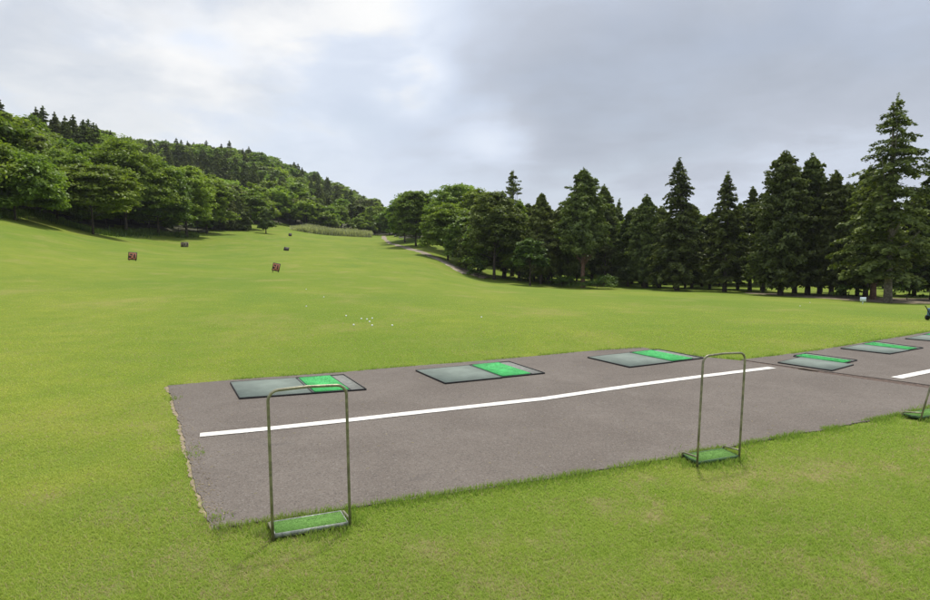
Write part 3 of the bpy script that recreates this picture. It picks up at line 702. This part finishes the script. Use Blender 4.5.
# ------------------------------------------------------------ trees
def leaf_quads(C, N, S, asp=.55):
    n = len(C); N = N/(np.linalg.norm(N, axis=1)[:, None]+1e-9); r = RNG.normal(size=(n, 3))
    t = np.cross(N, r); t /= np.linalg.norm(t, axis=1)[:, None]+1e-9; b = np.cross(N, t); s = S[:, None]
    return np.stack((C-t*s, C-b*s*asp+N*s*.12, C+t*s, C+b*s*asp+N*s*.12), 1).reshape(-1, 3)
def leaf_mesh(name, V, m): return np_mesh(name, V, 4, np.arange(len(V)))
def crown_broad(h, w, base, nc, per, ls, flat=.5, seed=0, low=-.8):
    r = np.random.default_rng(seed); cs = []; rs = []
    for i in range(nc):
        while True:
            d = r.normal(size=3); d /= np.linalg.norm(d); 
            if d[2] > low: break
        k = r.uniform(.3, 1.0)**.55; lob = 1+.14*math.sin(3*math.atan2(d[1], d[0])+seed)+.10*r.normal()
        zc = (base+h)/2; hb = 1.0 if d[2] > -.1 else min(1/max(.45, math.hypot(d[0], d[1])), 1.6)
        c = np.array((d[0]*w/2*k*lob*.86*hb, d[1]*w/2*k*lob*.86*hb, zc+d[2]*(h-base)/2*k*.9))
        cs.append(c); rs.append(w*r.uniform(.065, .155))
    C = []; N = []; S = []
    for c, q in zip(cs, rs):
        n = int(per*r.uniform(.7, 1.3)); d = r.normal(size=(n, 3)); d /= np.linalg.norm(d, axis=1)[:, None]; d[:, 2] = np.where(d[:, 2] < -.2, -d[:, 2], d[:, 2])
        # irregular outline inside the clump
        lump = 1+.35*np.sin(d[:, 0]*5+c[0]*3)*np.cos(d[:, 1]*6+c[1]*2)
        p = c+d*np.array((q, q, q*flat))*(r.uniform(.45, 1.08, n)*lump)[:, None]
        C.append(p); N.append(d*.5+np.array((0, 0, .9))+r.normal(0, .45, (n, 3))); S.append(ls*r.uniform(.6, 1.25, n))
    return np.concatenate(C), np.concatenate(N), np.concatenate(S), cs
def trunk_mb(h, r0, cs, lean=.02, seed=0, nb=16, reach=.9, topf=.75):
    r = np.random.default_rng(seed+99); mb = MB(); n = 9
    ax = [np.array((lean*h*(i/n)**1.5*math.cos(seed)+r.normal(0, .02)*h*.05, lean*h*(i/n)**1.5*math.sin(seed), h*topf*i/n)) for i in range(n+1)]
    ax[0][2] = -.4
    rr = [r0*(1.25 if i == 0 else 1)*(1-.85*i/n) for i in range(n+1)]; mb.tube(ax, rr, 9)
    if len(cs):
        sel = r.choice(len(cs), min(nb, len(cs)), replace=False)
        for i in sel:
            c = cs[i]; t = np.clip((c[2]/(h*topf))*r.uniform(.45, .75), .18, .95); k = t*n; a = ax[int(k)]*(1-k % 1)+ax[min(n, int(k)+1)]*(k % 1)
            m_ = a*.5+c*.5+np.array((0, 0, -.04*h*r.random())); rb = r0*.38*(1-t*.6)
            mb.tube([a, a*.75+m_*.25, m_, c*reach+a*(1-reach)], [rb, rb*.8, rb*.5, rb*.15], 6)
    return mb
def crown_spruce(h, w, base, seed, ls=.34, whorl=.42, droop=.25, gap=.12, pw=.62):
    r = np.random.default_rng(seed); C = []; N = []; S = []; ends = []
    z = base
    while z < h*.985:
        t = (z-base)/(h-base); prof = (1-t)**pw*(1-.30*math.exp(-t*7)); L0 = w/2*prof
        nb = int(r.integers(6, 10))
        for k in range(nb):
            if r.random() < gap: continue
            a = r.uniform(0, 6.283); L = max(.15, L0*r.uniform(.62, 1.15)); dz0 = r.uniform(.12, .3)
            n = int(max(5, L/ls*11)); s = r.random(n)**.75; lat = r.normal(0, 1, n)*(.05+.20*L*(1-s)*np.minimum(1, s*3+.2))
            zz = z+L*(dz0*s-droop*1.6*s*s)+r.normal(0, .07, n)-np.abs(lat)*.25
            d = np.array((math.cos(a), math.sin(a))); e = np.array((-d[1], d[0]))
            xy = s[:, None]*L*d+lat[:, None]*e
            C.append(np.c_[xy, zz]); N.append(np.c_[np.tile(d*.35, (n, 1)), np.ones(n)]+r.normal(0, .4, (n, 3))); S.append(ls*r.uniform(.5, 1.1, n)*(1-.45*t))
            ends.append(np.array((d[0]*L*.8, d[1]*L*.8, z+L*(dz0*.8-droop))))
        z += whorl*(.7+.6*r.random())*(1-.45*t)
    n = 40; C.append(np.c_[r.normal(0, .06, (n, 2)), r.uniform(h*.93, h*1.02, n)]); N.append(r.normal(size=(n, 3))); S.append(np.full(n, ls*.4))
    return np.concatenate(C), np.concatenate(N), np.concatenate(S), ends
def crown_ragged(h, w, base, nc, per, ls, seed, pw=.6, droop=.3, rag=.3):
    """dense ragged conifer: tapering sprays swept out along the boughs, round-topped cone"""
    r = np.random.default_rng(seed); C = []; N = []; S = []; cs = []
    for i in range(nc):
        t = r.random()**1.05; prof = (1-t**1.6)**pw*(.8+.2*min(1, t*5)); a = r.uniform(0, 6.283)
        L = w/2*prof*(.45+.6*r.random()**.6)*(1+rag*r.normal()*.35)+.12; z = base+(h-base)*t*.95
        d = np.array((math.cos(a), math.sin(a))); e = np.array((-d[1], d[0]))
        n = int(per*r.uniform(.7, 1.3)); q = r.random(n)                    # along the spray
        lo = max(0, L-w*.30); al = lo+(L-lo)*q*1.05; up = r.uniform(-.05, .35)
        wd = w*.085*(1.15-q)**.7*(1-.4*t)
        lat = r.normal(0, .75, n)*wd; ver = r.normal(0, .55, n)*wd+(al-lo)*up-droop*(q**2)*w*.07
        p = np.c_[al[:, None]*d+lat[:, None]*e, z+ver]
        cs.append(np.array((d[0]*L*.85, d[1]*L*.85, z)))
        C.append(p); N.append(np.array((d[0]*.45, d[1]*.45, .7))+r.normal(0, .5, (n, 3))); S.append(ls*r.uniform(.55, 1.2, n))
    n = 50; C.append(np.c_[r.normal(0, .10, (n, 2)), r.uniform(h*.92, h*1.0, n)]); N.append(r.normal(size=(n, 3))); S.append(np.full(n, ls*.6))
    return np.concatenate(C), np.concatenate(N), np.concatenate(S), cs
NEARX = []
def tree(kind, px, Y, top, wpx, label, base=.2, m=None, bark=None, group=None, seed=None, name=None, off=0, r0=None, **kw):
    p = place(px, Y); h = height_to(px, top, Y, p.z); w = wpx/F*Y; seed = seed if seed is not None else int(abs(px)*7+Y)
    name = name or {'broad': 'broadleaf_tree', 'spruce': 'spruce_tree', 'ragged': 'conifer_tree', 'pine': 'pine_tree'}[kind]
    root = empty(name, p, random.uniform(0, 6.28) if kind != 'x' else 0)
    tag(root, label, 'tree', group)
    b = base*h; den = 80.0/max(Y, 45)                              # leaf size grows a little with distance
    if kind == 'broad':
        ls = kw.pop('ls', .20)*max(1, Y/80)**.6; nc = int(kw.pop('nc', 110)*2.3); per = int(kw.pop('per', 170)*den**.3)
        C, N, S, cs = crown_broad(h, w, b, nc, per, ls, seed=seed, **kw); m = m or M_BROAD
    elif kind == 'spruce':
        C, N, S, cs = crown_spruce(h, w, b, seed, **kw); m = m or M_SPR
    elif kind == 'ragged':
        vr = np.random.default_rng(seed+5); kw.setdefault('pw', vr.uniform(.42, .75)); kw.setdefault('rag', vr.uniform(.25, .6)); kw.setdefault('droop', vr.uniform(.1, .6))
        C, N, S, cs = crown_ragged(h, w, b, int(kw.pop('nc', 190)*1.9), int(kw.pop('per', 100)*.9), kw.pop('ls', .21), seed, **kw); m = m or M_CON
    elif kind == 'pine':
        C, N, S, cs = crown_ragged(h, w, b, 60, 50, .17, seed, .5, .1, .6); m = m or M_CON
    mobj('crown', leaf_mesh('crown', leaf_quads(C, N, S), m), root, [m])
    tr = trunk_mb(h, r0 or max(.12, h*.018), cs, seed=seed, nb=22 if kind == 'broad' else 14, topf=.72 if kind == 'broad' else .97, reach=.92)
    tr.build('trunk', bark or M_BARK, root, smooth=True)
    NEARX.append((p.x, p.y, w/2))
    return root

# -- left woodland edge, near to far
tree('broad', 18, 66, 150, 95, 'big leafy tree cut by the left edge of the photo', base=.0, nc=130)
tree('broad', -50, 60, 120, 120, 'leafy tree added just out of frame at the left for its shadow', base=.1, nc=90)  # off-frame tree, added for the shadow it casts
tree('broad', 60, 82, 148, 80, 'leafy tree between the left edge tree and the tree with a bare trunk', base=.02)
tree('broad', 95, 78, 163, 92, 'tiered leafy tree standing forward with its bare trunk visible, above the left 50 board', base=.20, nc=110, flat=.26, m=M_BRIGHT, seed=77)
tree('broad', 30, 92, 128, 90, 'tall leafy tree behind the left edge trees', base=.02, m=M_BRIGHT)
tree('broad', 128, 97, 137, 84, 'tallest dome crowned leafy tree at the wood edge, left part of the photo', base=.03, nc=150)
tree('broad', 160, 103, 160, 62, 'round leafy tree right of the tall dome crowned one', base=.02, m=M_BROAD)
tree('broad', 150, 112, 168, 50, 'low spreading tree over the dark shade near the wide board', base=.02, flat=.3, nc=70)
tree('broad', 188, 113, 162, 56, 'pale green leafy tree with a rounded top at the wood edge', base=.02, m=M_BRIGHT)
tree('broad', 208, 127, 172, 46, 'leafy tree at the bend of the wood edge', base=.06, m=M_BROAD)
tree('ragged', 228, 140, 190, 26, 'dark slim conifer at the bend of the wood edge', base=.04, ls=.25)
tree('ragged', 240, 143, 196, 24, 'second dark conifer beside the pale maple', base=.04, ls=.25)
tree('broad', 252, 150, 192, 34, 'pale yellow green maple left of the lone small tree', base=.12, nc=60, flat=.3, m=M_BRIGHT)
tree('ragged', 267, 141, 208, 20, 'lone small dark tree standing on the fairway edge', base=.2, ls=.22, nc=60, per=90, m=M_MID, pw=.5)
# -- broadleaf clump right of the track
tree('broad', 416, 126, 187, 46, 'round dark crowned tree at the left end of the right hand wood', base=.05, m=M_BROAD, nc=100)
tree('broad', 405, 140, 195, 34, 'leafy tree behind the left end of the right hand wood', base=.05)
tree('broad', 457, 120, 180, 60, 'highest leafy tree of the clump beside the track', base=.05, nc=110)
tree('broad', 448, 104, 203, 52, 'bright green leafy tree in front of the clump beside the track', base=.08, m=M_BRIGHT, nc=100)
tree('broad', 480, 112, 186, 50, 'leafy tree behind the olive green one', base=.05, m=M_BRIGHT)
tree('broad', 466, 98, 215, 40, 'low dark leafy tree over the track bend', base=.06, m=M_BROAD)
tree('broad', 494, 86, 190, 54, 'olive green dense tree with twin trunks, left of the sparse pine', base=.18, m=M_MID, nc=120, flat=.6)
tree('broad', 420, 150, 192, 60, 'leafy tree deep in the clump beside the track', base=.05, m=M_BROAD)
tree('pine', 512, 96, 170, 22, 'sparse pine top rising above the leafy trees in the middle', base=.55)
tree('ragged', 519, 88, 199, 36, 'yellow green tree under the sparse pine top', base=.15, m=M_BRIGHT, ls=.17)
tree('ragged', 541, 84, 193, 46, 'dark conifer left of the ragged tall conifer', base=.13)
tree('broad', 530, 78, 238, 34, 'small light green tree under the conifers by the fence posts', base=.3, m=M_BUSH, nc=50)
# -- conifer grove, left to right
tree('ragged', 583, 80, 168, 52, 'tall ragged conifer with a long reddish bare trunk', base=.30, bark=M_BARKR, nc=190, rag=.5, pw=.55, r0=.28)
tree('ragged', 603, 88, 184, 38, 'slender conifer just right of the red trunked one', base=.12)
tree('ragged', 560, 92, 205, 40, 'darker conifer behind the red trunked one', base=.12)
tree('spruce', 618, 104, 200, 24, 'small pointed conifer top in the dip of the grove', base=.2)
tree('ragged', 645, 80, 194, 38, 'rounded conifer left of the tall pointed spruce', base=.1)
tree('ragged', 628, 84, 212, 34, 'low conifer between the red trunked conifer and the pointed spruce', base=.1, m=M_MID)
tree('spruce', 677, 74, 160, 66, 'tall pointed spruce left of centre of the conifer grove', base=.08)
tree('ragged', 702, 84, 216, 32, 'low dark conifer in the gap right of the pointed spruce', base=.1)
tree('spruce', 725, 71, 173, 54, 'narrow pointed spruce right of the taller pointed spruce', base=.1, m=M_CON)
tree('ragged', 750, 74, 186, 28, 'slim thin conifer between the narrow spruce and the broad conifer', base=.15, nc=90, rag=.6)
tree('ragged', 781, 63, 150, 66, 'broad dense dark conifer with a blunt double top', base=.08, nc=210, pw=.5)
tree('ragged', 808, 64, 153, 50, 'dark conifer forming the right half of the blunt double top', base=.08, nc=170, pw=.5)
tree('ragged', 832, 62, 170, 46, 'conifer between the blunt topped one and the giant spruce', base=.1, m=M_MID)
tree('ragged', 858, 66, 192, 44, 'low conifer behind the left boughs of the giant spruce', base=.1)
tree('spruce', 889, 52, 97, 124, 'giant spruce with a thick pale trunk, tallest tree at the right', base=.15, bark=M_BARKP, r0=.30, pw=.66, ls=.27, whorl=.5, droop=.22, gap=.22)
tree('ragged', 874, 57, 185, 56, 'dark conifer with a reddish trunk left of the giant spruce trunk', base=.18, bark=M_BARKR, r0=.26)
tree('spruce', 934, 58, 140, 66, 'spruce cut by the right edge of the photo', base=.1, m=M_SPR, droop=.25)
tree('ragged', 915, 66, 190, 60, 'dark conifer filling the gap behind the giant spruce', base=.08)
tree('ragged', 985, 60, 170, 70, 'conifer added out of frame beyond the right edge for its shadow', base=.1)  # stands outside the view, put in for shadow and side views
for k_, (px, Y, top, w_, lab) in enumerate(((571, 84, 196, 40, 'dark conifer hugging the left side of the red trunked one'), (592, 90, 200, 44, 'dark conifer seen between the red trunked one and the slender one'),
        (548, 95, 207, 44, 'conifer in the dip left of the red trunked conifer'), (632, 90, 207, 44, 'dark conifer behind the rounded one'), (660, 82, 206, 44, 'conifer touching the left side of the pointed spruce'),
        (692, 80, 206, 46, 'conifer touching the right side of the pointed spruce'), (710, 78, 212, 42, 'conifer touching the left side of the narrow spruce'), (738, 78, 203, 44, 'conifer in the dip right of the narrow spruce'),
        (764, 72, 190, 44, 'conifer on the left flank of the blunt double topped conifer'), (795, 70, 168, 56, 'conifer filling between the two blunt tops'), (820, 68, 178, 52, 'conifer filling right of the two blunt tops'), (845, 64, 182, 56, 'conifer left of the boughs of the giant spruce'),
        (866, 60, 165, 56, 'tall dark conifer touching the left boughs of the giant spruce'), (505, 92, 205, 40, 'dark tree under the left side of the sparse pine'), (528, 90, 203, 40, 'dark tree under the right side of the sparse pine'), (612, 94, 206, 44, 'dark conifer under the small pointed top'), (478, 94, 212, 50, 'low dark tree left of the olive green tree'))):
    tree('ragged', px, Y, top, w_, lab, base=.13, m=(M_CON, M_MID, M_CON, M_SPR)[k_ % 4], nc=120, pw=.5)
# smaller understorey trees and the back rows, repeated from a few sources
def copy_tree(o, loc, rz, sc):
    c = o.copy(); COL.objects.link(c); c.location = loc; c.rotation_euler = (0, 0, rz); c.scale = sc
    for ch in o.children:
        k = ch.copy(); COL.objects.link(k); k.parent = c
    return c
srcs = [tree('ragged', 700, 100, 214, 58, 'dark conifer in the back row of the right hand grove', base=.10, ls=.24, nc=120, per=90, group='back row trees of the grove'),
        tree('broad', 600, 110, 220, 60, 'dark leafy tree in the back row of the right hand grove', base=.05, ls=.2, nc=70, per=150, group='back row trees of the grove', m=M_BROAD)]
r_ = random.Random(3)
for i in range(46):
    px = 490+i*12+r_.uniform(-5, 5); Y = r_.uniform(88, 125) if i % 2 else r_.uniform(112, 150); k = i % 2
    if px > 1040: continue
    p = place(px, Y); top = r_.uniform(212, 232); hwant = height_to(px, top, Y, p.z); s0 = srcs[k]
    h0 = height_to((700, 600)[k], (214, 220)[k], (100, 110)[k], s0.location.z); s = hwant/h0
    c = copy_tree(s0, p, r_.uniform(0, 6.28), (s*1.05, s*1.05, s)); tag(c, s0['label'], 'tree', 'back row trees of the grove')

# bushes and stems under the grove
def bush(px, Y, hm, wm, label, m=None, group=None, dup=None):
    p = place(px, Y)
    r = empty('bush', p, random.uniform(0, 6)); tag(r, label, 'bush', group)
    C, N, S, cs = crown_broad(hm, wm, -.1*hm, 16, 130, .12, flat=.6, seed=int(px+Y)); mobj('foliage', leaf_mesh('foliage', leaf_quads(C, N, S), m), r, [m or M_BUSH])
    trunk_mb(hm, .03, cs, seed=int(px), nb=8).build('stem', M_BARK, r); return r
bush(597, 77, 1.6, 6.0, 'low green bush at the foot of the red trunked conifer')
bush(562, 80, 1.4, 4.0, 'low bush left of the red trunked conifer')
bush(478, 84, 2.4, 3.6, 'leafy bush at the track end below the olive green tree')
bush(850, 58, 1.5, 3.0, 'low bush in the shade left of the pale notice')
bush(908, 58, 3.2, 3.4, 'dark rounded bush right of the giant spruce trunk')
bs = bush(655, 82, 1.8, 3.5, 'low undergrowth bush behind the conifer trunks', group='undergrowth bushes')
for i in range(34):
    px = r_.uniform(500, 960); Y = r_.uniform(84, 108); s = r_.uniform(.6, 1.5)
    c = copy_tree(bs, place(px, Y), r_.uniform(0, 6.28), (s, s, s*.9)); tag(c, bs['label'], 'bush', 'undergrowth bushes')
# thin extra trunks seen under the canopy
lab_t = 'slender bare stemmed tree among the grove trunks'
st0 = None
for i in range(30):
    px = r_.uniform(495, 950); Y = r_.uniform(68, 96); Y = max(Y, 92-(px-500)*.07); p = place(px, Y); s = r_.uniform(.8, 1.3)
    if st0 is None:
        st0 = empty('young_tree', p); C, N, S, cs = crown_ragged(7.5, 3.2, 2.2, 40, 90, .18, 5)
        mobj('crown', leaf_mesh('crown', leaf_quads(C, N, S), M_CON), st0, [M_CON]); trunk_mb(7.5, .13, cs, seed=3, nb=10, topf=.95).build('trunk', M_BARK, st0, smooth=True)
        c = st0
    else: c = copy_tree(st0, p, r_.uniform(0, 6.28), (s, s, s))
    tag(c, lab_t, 'tree', 'slender trees among the grove trunks')

# ------------------------------------------------------------ wooded hill: every tree its own object
def low_mesh(kind, seed, m, lod):
    if kind == 'b': C, N, S, cs = crown_broad(10, 9.5, .5, (150, 80)[lod], (80, 55)[lod], (.30, .46)[lod], flat=.6, seed=seed, low=-.6)
    else: C, N, S, cs = crown_spruce(12, 6.6, .5, seed, ls=(.42, .62)[lod], whorl=(.6, .85)[lod], droop=.2, gap=.08, pw=.5)
    V = leaf_quads(C, N, S); mb = trunk_mb(10 if kind == 'b' else 13, .2, [], seed=seed, topf=.8)
    n = len(V); TV = np.concatenate(mb.V); nq = n//4
    idx = np.concatenate((np.arange(n), np.array([i+n for f in mb.F for i in f])))
    me = np_mesh(('broadleaf_tree', 'conifer_tree')[kind == 'c'], np.vstack((V, TV)), np.array([4]*nq+[len(f) for f in mb.F]), idx, False, [0]*nq+[1]*len(mb.F))
    me.materials.append(m); me.materials.append(M_BARK); return me
LOWB = [[low_mesh('b', 100+i+10*l, (M_BROAD, M_BRIGHT, M_BROAD, M_MID)[i], l) for i in range(4)] for l in (0, 1)]
LOWC = [[low_mesh('c', 200+i+10*l, (M_CON, M_CON, M_SPR)[i], l) for i in range(3)] for l in (0, 1)]
cands = []
rr_ = np.random.default_rng(21)
Yq = 62.0
def edge_Y(px):                             # where the wood begins, by photo column
    return float(np.interp(px, (-250, -60, 0, 40, 95, 140, 185, 215, 235, 262, 285, 330, 385, 400, 420, 450), (50, 60, 70, 88, 92, 106, 122, 136, 150, 163, 185, 192, 205, 165, 150, 135)))
while Yq < 520:
    sp = 4.6+Yq*.0135
    xs = np.arange(-Yq*1.15, Yq*.10, sp)
    for x in xs:
        x = x+rr_.uniform(-.4, .4)*sp; Y = Yq+rr_.uniform(-.5, .5)*sp; px = 465+x/Y*F
        if px < -250 or px > 470 or Y < edge_Y(px)+rr_.uniform(0, 3): continue
        if px > 388 and Y > 330: continue
        if any((x-a)**2+(Y-b)**2 < (.55*c+1)**2 for a, b, c in NEARX): continue
        cands.append((Y, x, px))
    Yq += sp*.85
cands.sort()
cover_ = np.full(900, 1e9)                   # highest canopy row met so far, per photo column
cnt = {'b': 0, 'c': 0}; extra = []
for Y, x, px in cands:
    zg = h1(x, Y); u = fbm(np.array([x/38+7]), np.array([Y/38]), 3)[0]
    ridge = zg > 33 and Y > 150
    con = (u > .52 and Y > 120) or (Y > 230 and u > .44) or (ridge and px < 130 and Y < 330 and u > .3)
    kind = 'c' if con else 'b'
    s = rr_.uniform(.8, 1.25)*(1.0 if Y < 260 else 1.12); 
    if px > 385: s *= .85
    if kind == 'c' and Y < 170: s *= .8
    s *= (.78 if con else .95); hgt = (12 if con else 10)*s; hw = (3 if con else 4.7)*s
    d = Vector((x, Y, zg+hgt-EYE)); yr = HY-F*(d.z/Y)
    c0_ = int(np.clip(px-hw/Y*F+250, 0, 899)); c1_ = int(np.clip(px+hw/Y*F+250, c0_+1, 900))
    vis = (yr < cover_[c0_:c1_]+6).mean() > .15
    if not vis: continue
    cover_[c0_:c1_] = np.minimum(cover_[c0_:c1_], yr+ (1.0 if not con else 4))
    extra.append((kind, Y, x, zg, s, px))
nb = sum(1 for e in extra if e[0] == 'b'); ncn = len(extra)-nb
print('hill trees visible: broad', nb, 'conifer', ncn)
GL = {'b': ('leafy tree on the wooded hillside', 'leafy trees on the hillside'), 'c': ('dark conifer on the wooded hillside', 'conifers on the hillside')}
far_items = []
for kind, Y, x, zg, s, px in extra:
    # past about 300 of a kind the rest becomes one far wood
    if cnt[kind] >= 290: far_items.append((kind, Y, x, zg, s)); continue
    cnt[kind] += 1; lod = 0 if Y < 170 else 1
    me = (LOWB if kind == 'b' else LOWC)[lod][int(rr_.integers(0, 4 if kind == 'b' else 3))]
    o = bpy.data.objects.new(me.name.split('.')[0], me); COL.objects.link(o); o.location = (x, Y, zg-.3); o.rotation_euler = (0, 0, rr_.uniform(0, 6.28)); o.scale = (s*rr_.uniform(.9, 1.1), s, s*rr_.uniform(.92, 1.12))
    tag(o, GL[kind][0], 'tree', GL[kind][1])
print('counts', cnt, 'far', len(far_items))
if far_items:
    LB = [crown_broad(10, 9.5, .5, 26, 34, .6, flat=.5, seed=50+i)[:3] for i in range(3)]; LC = [crown_spruce(12, 6.6, .5, 60+i, ls=.75, whorl=1.0, droop=.2, gap=.08, pw=.5)[:3] for i in range(3)]
    for kd, mm, lab in (('b', M_BROAD, 'far leafy woodland covering the upper hill'), ('c', M_CON, 'far conifer woodland along the hill')):
        Vs = []
        for kind, Y, x, zg, s in far_items:
            if kind != kd: continue
            C, N, S = (LB if kd == 'b' else LC)[int(rr_.integers(0, 3))]; a = rr_.uniform(0, 6.28); ca, sa = math.cos(a), math.sin(a); Rm = np.array(((ca, -sa, 0), (sa, ca, 0), (0, 0, 1)))
            Vs.append(leaf_quads((C@Rm.T)*s+np.array((x, Y, zg-.3)), N, S*s))
        if Vs:
            V = np.concatenate(Vs); tag(mobj('distant_wood', leaf_mesh('distant_wood', V, mm), None, [mm]), lab, 'woodland', kind='stuff')

# understorey filling the shade along the foot of the left wood
us = None
for i in range(90):
    px = r_.uniform(-120, 392); Y = edge_Y(px)*r_.uniform(.99, 1.14); s = r_.uniform(.9, 1.9)*(1+.004*(Y-60))
    if us is None:
        us = empty('bush', (0, 0, 0)); C, N, S, cs = crown_broad(2.6, 4.4, -.3, 22, 150, .19, flat=.6, seed=8, low=-.3)
        mobj('foliage', leaf_mesh('foliage', leaf_quads(C, N, S), M_BROAD), us, [M_BROAD]); trunk_mb(2.4, .04, cs, seed=2, nb=8).build('stem', M_BARK, us)
        us.location = place(px, Y); c = us
    else: c = copy_tree(us, place(px, Y), r_.uniform(0, 6.28), (s, s, s*r_.uniform(.7, 1.1)))
    tag(c, 'shaded bush growing under the trees at the foot of the left wood', 'bush', 'bushes under the edge of the left wood')
# dark leaf-strewn floor of the wood
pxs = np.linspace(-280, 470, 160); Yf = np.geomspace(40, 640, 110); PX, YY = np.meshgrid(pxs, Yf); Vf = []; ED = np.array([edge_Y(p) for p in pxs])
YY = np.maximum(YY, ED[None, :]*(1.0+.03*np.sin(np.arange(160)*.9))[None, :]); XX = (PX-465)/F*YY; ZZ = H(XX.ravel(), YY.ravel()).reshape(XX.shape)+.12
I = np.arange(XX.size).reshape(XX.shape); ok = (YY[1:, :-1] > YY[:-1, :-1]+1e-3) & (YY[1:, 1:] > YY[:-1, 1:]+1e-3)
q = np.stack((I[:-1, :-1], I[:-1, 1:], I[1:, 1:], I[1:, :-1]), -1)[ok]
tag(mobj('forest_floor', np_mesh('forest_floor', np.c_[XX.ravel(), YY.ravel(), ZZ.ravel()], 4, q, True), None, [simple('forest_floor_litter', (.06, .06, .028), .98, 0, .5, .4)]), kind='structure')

# conifer row standing on the skyline
for i, (px, top) in enumerate([(142+6.2*i, 140+(i*37 % 7)*.6) for i in range(12)]+[(225, 144), (233, 141), (246, 149), (252, 147), (262, 152), (8, 98), (44, 108), (51, 107), (62, 113), (72, 117), (80, 116), (90, 121), (100, 124)]):
    Y = 345 if px > 120 else 150; p = place(px, Y); hw = height_to(px, top, Y, p.z); hw = max(hw, 9 if px > 120 else 6); s = hw/12
    z = pix(px, top, Y)[1]-hw; me = LOWC[1][i % 3]; o = bpy.data.objects.new('conifer_tree', me); COL.objects.link(o)
    o.location = (p.x, Y, min(z, p.z) if z > p.z-6 else p.z); o.rotation_euler = (0, 0, rr_.uniform(0, 6.28)); o.scale = (s*.8, s*.8, s)
    tag(o, 'dark conifer in the skyline row, on the ridge left of the hill shoulder' if px > 120 else 'dark conifer on the skyline above the left wood', 'tree', 'conifers on the skyline ridge' if px > 120 else 'conifers above the left wood')
# reed bed below the far hill
n = 9000; px = RNG.uniform(292, 372, n); Y = RNG.uniform(168, 186, n)+(px-292)*.12; x = (px-465)/F*Y; z = H(x, Y); hh = RNG.uniform(.8, 2.0, n)*(.4+.9*fbm(x/7, Y/7, 3))*np.clip((px-288)/20, .3, 1)
a = RNG.uniform(0, 6.28, n); s = np.c_[np.cos(a), np.sin(a), 0*a]*.09; B = np.c_[x, Y, z-.1]; T = B+np.c_[RNG.normal(0, .3, (n, 2)), hh]
V = np.stack((B-s, B+s, T+s*1.4, T-s*1.4), 1).reshape(-1, 3)
tag(mobj('reed_bed', leaf_mesh('reed_bed', V, M_REED), None, [M_REED]), 'pale tall reeds below the far wooded hill', 'reeds', kind='stuff')
# shaggy weeds at the foot of the left wood
n = 9000; px = RNG.uniform(-40, 200, n); Y = np.array([edge_Y(p) for p in px])*.93+RNG.normal(0, 2.0, n); x = (px-465)/F*Y; z = H(x, Y); hh = RNG.uniform(.2, .7, n)
a = RNG.uniform(0, 6.28, n); s = np.c_[np.cos(a), np.sin(a), 0*a]*.05; B = np.c_[x, Y, z-.1]; T = B+np.c_[RNG.normal(0, .15, (n, 2)), hh]
V = np.stack((B-s, B+s, T+s*.8, T-s*.8), 1).reshape(-1, 3)
tag(mobj('verge_weeds', leaf_mesh('verge_weeds', V, M_BUSH), None, [M_BUSH]), 'rough weeds at the foot of the left wood', 'weeds', kind='stuff')

# ------------------------------------------------------------ light summer haze
hm = bpy.data.materials.new('haze'); hm.use_nodes = True; nt = hm.node_tree; nt.nodes.clear()
o = nt.nodes.new('ShaderNodeOutputMaterial'); v = nt.nodes.new('ShaderNodeVolumePrincipled'); v.inputs['Density'].default_value = .00013; v.inputs['Color'].default_value = (.92, .95, 1, 1); v.inputs['Anisotropy'].default_value = .2
nt.links.new(v.outputs[0], o.inputs['Volume'])
mb = MB().box((-6100, -6100, -5), (6100, 6100, 95)); tag(mb.build('haze', hm), 'thin pale summer haze softening the far hill', 'haze', kind='stuff')
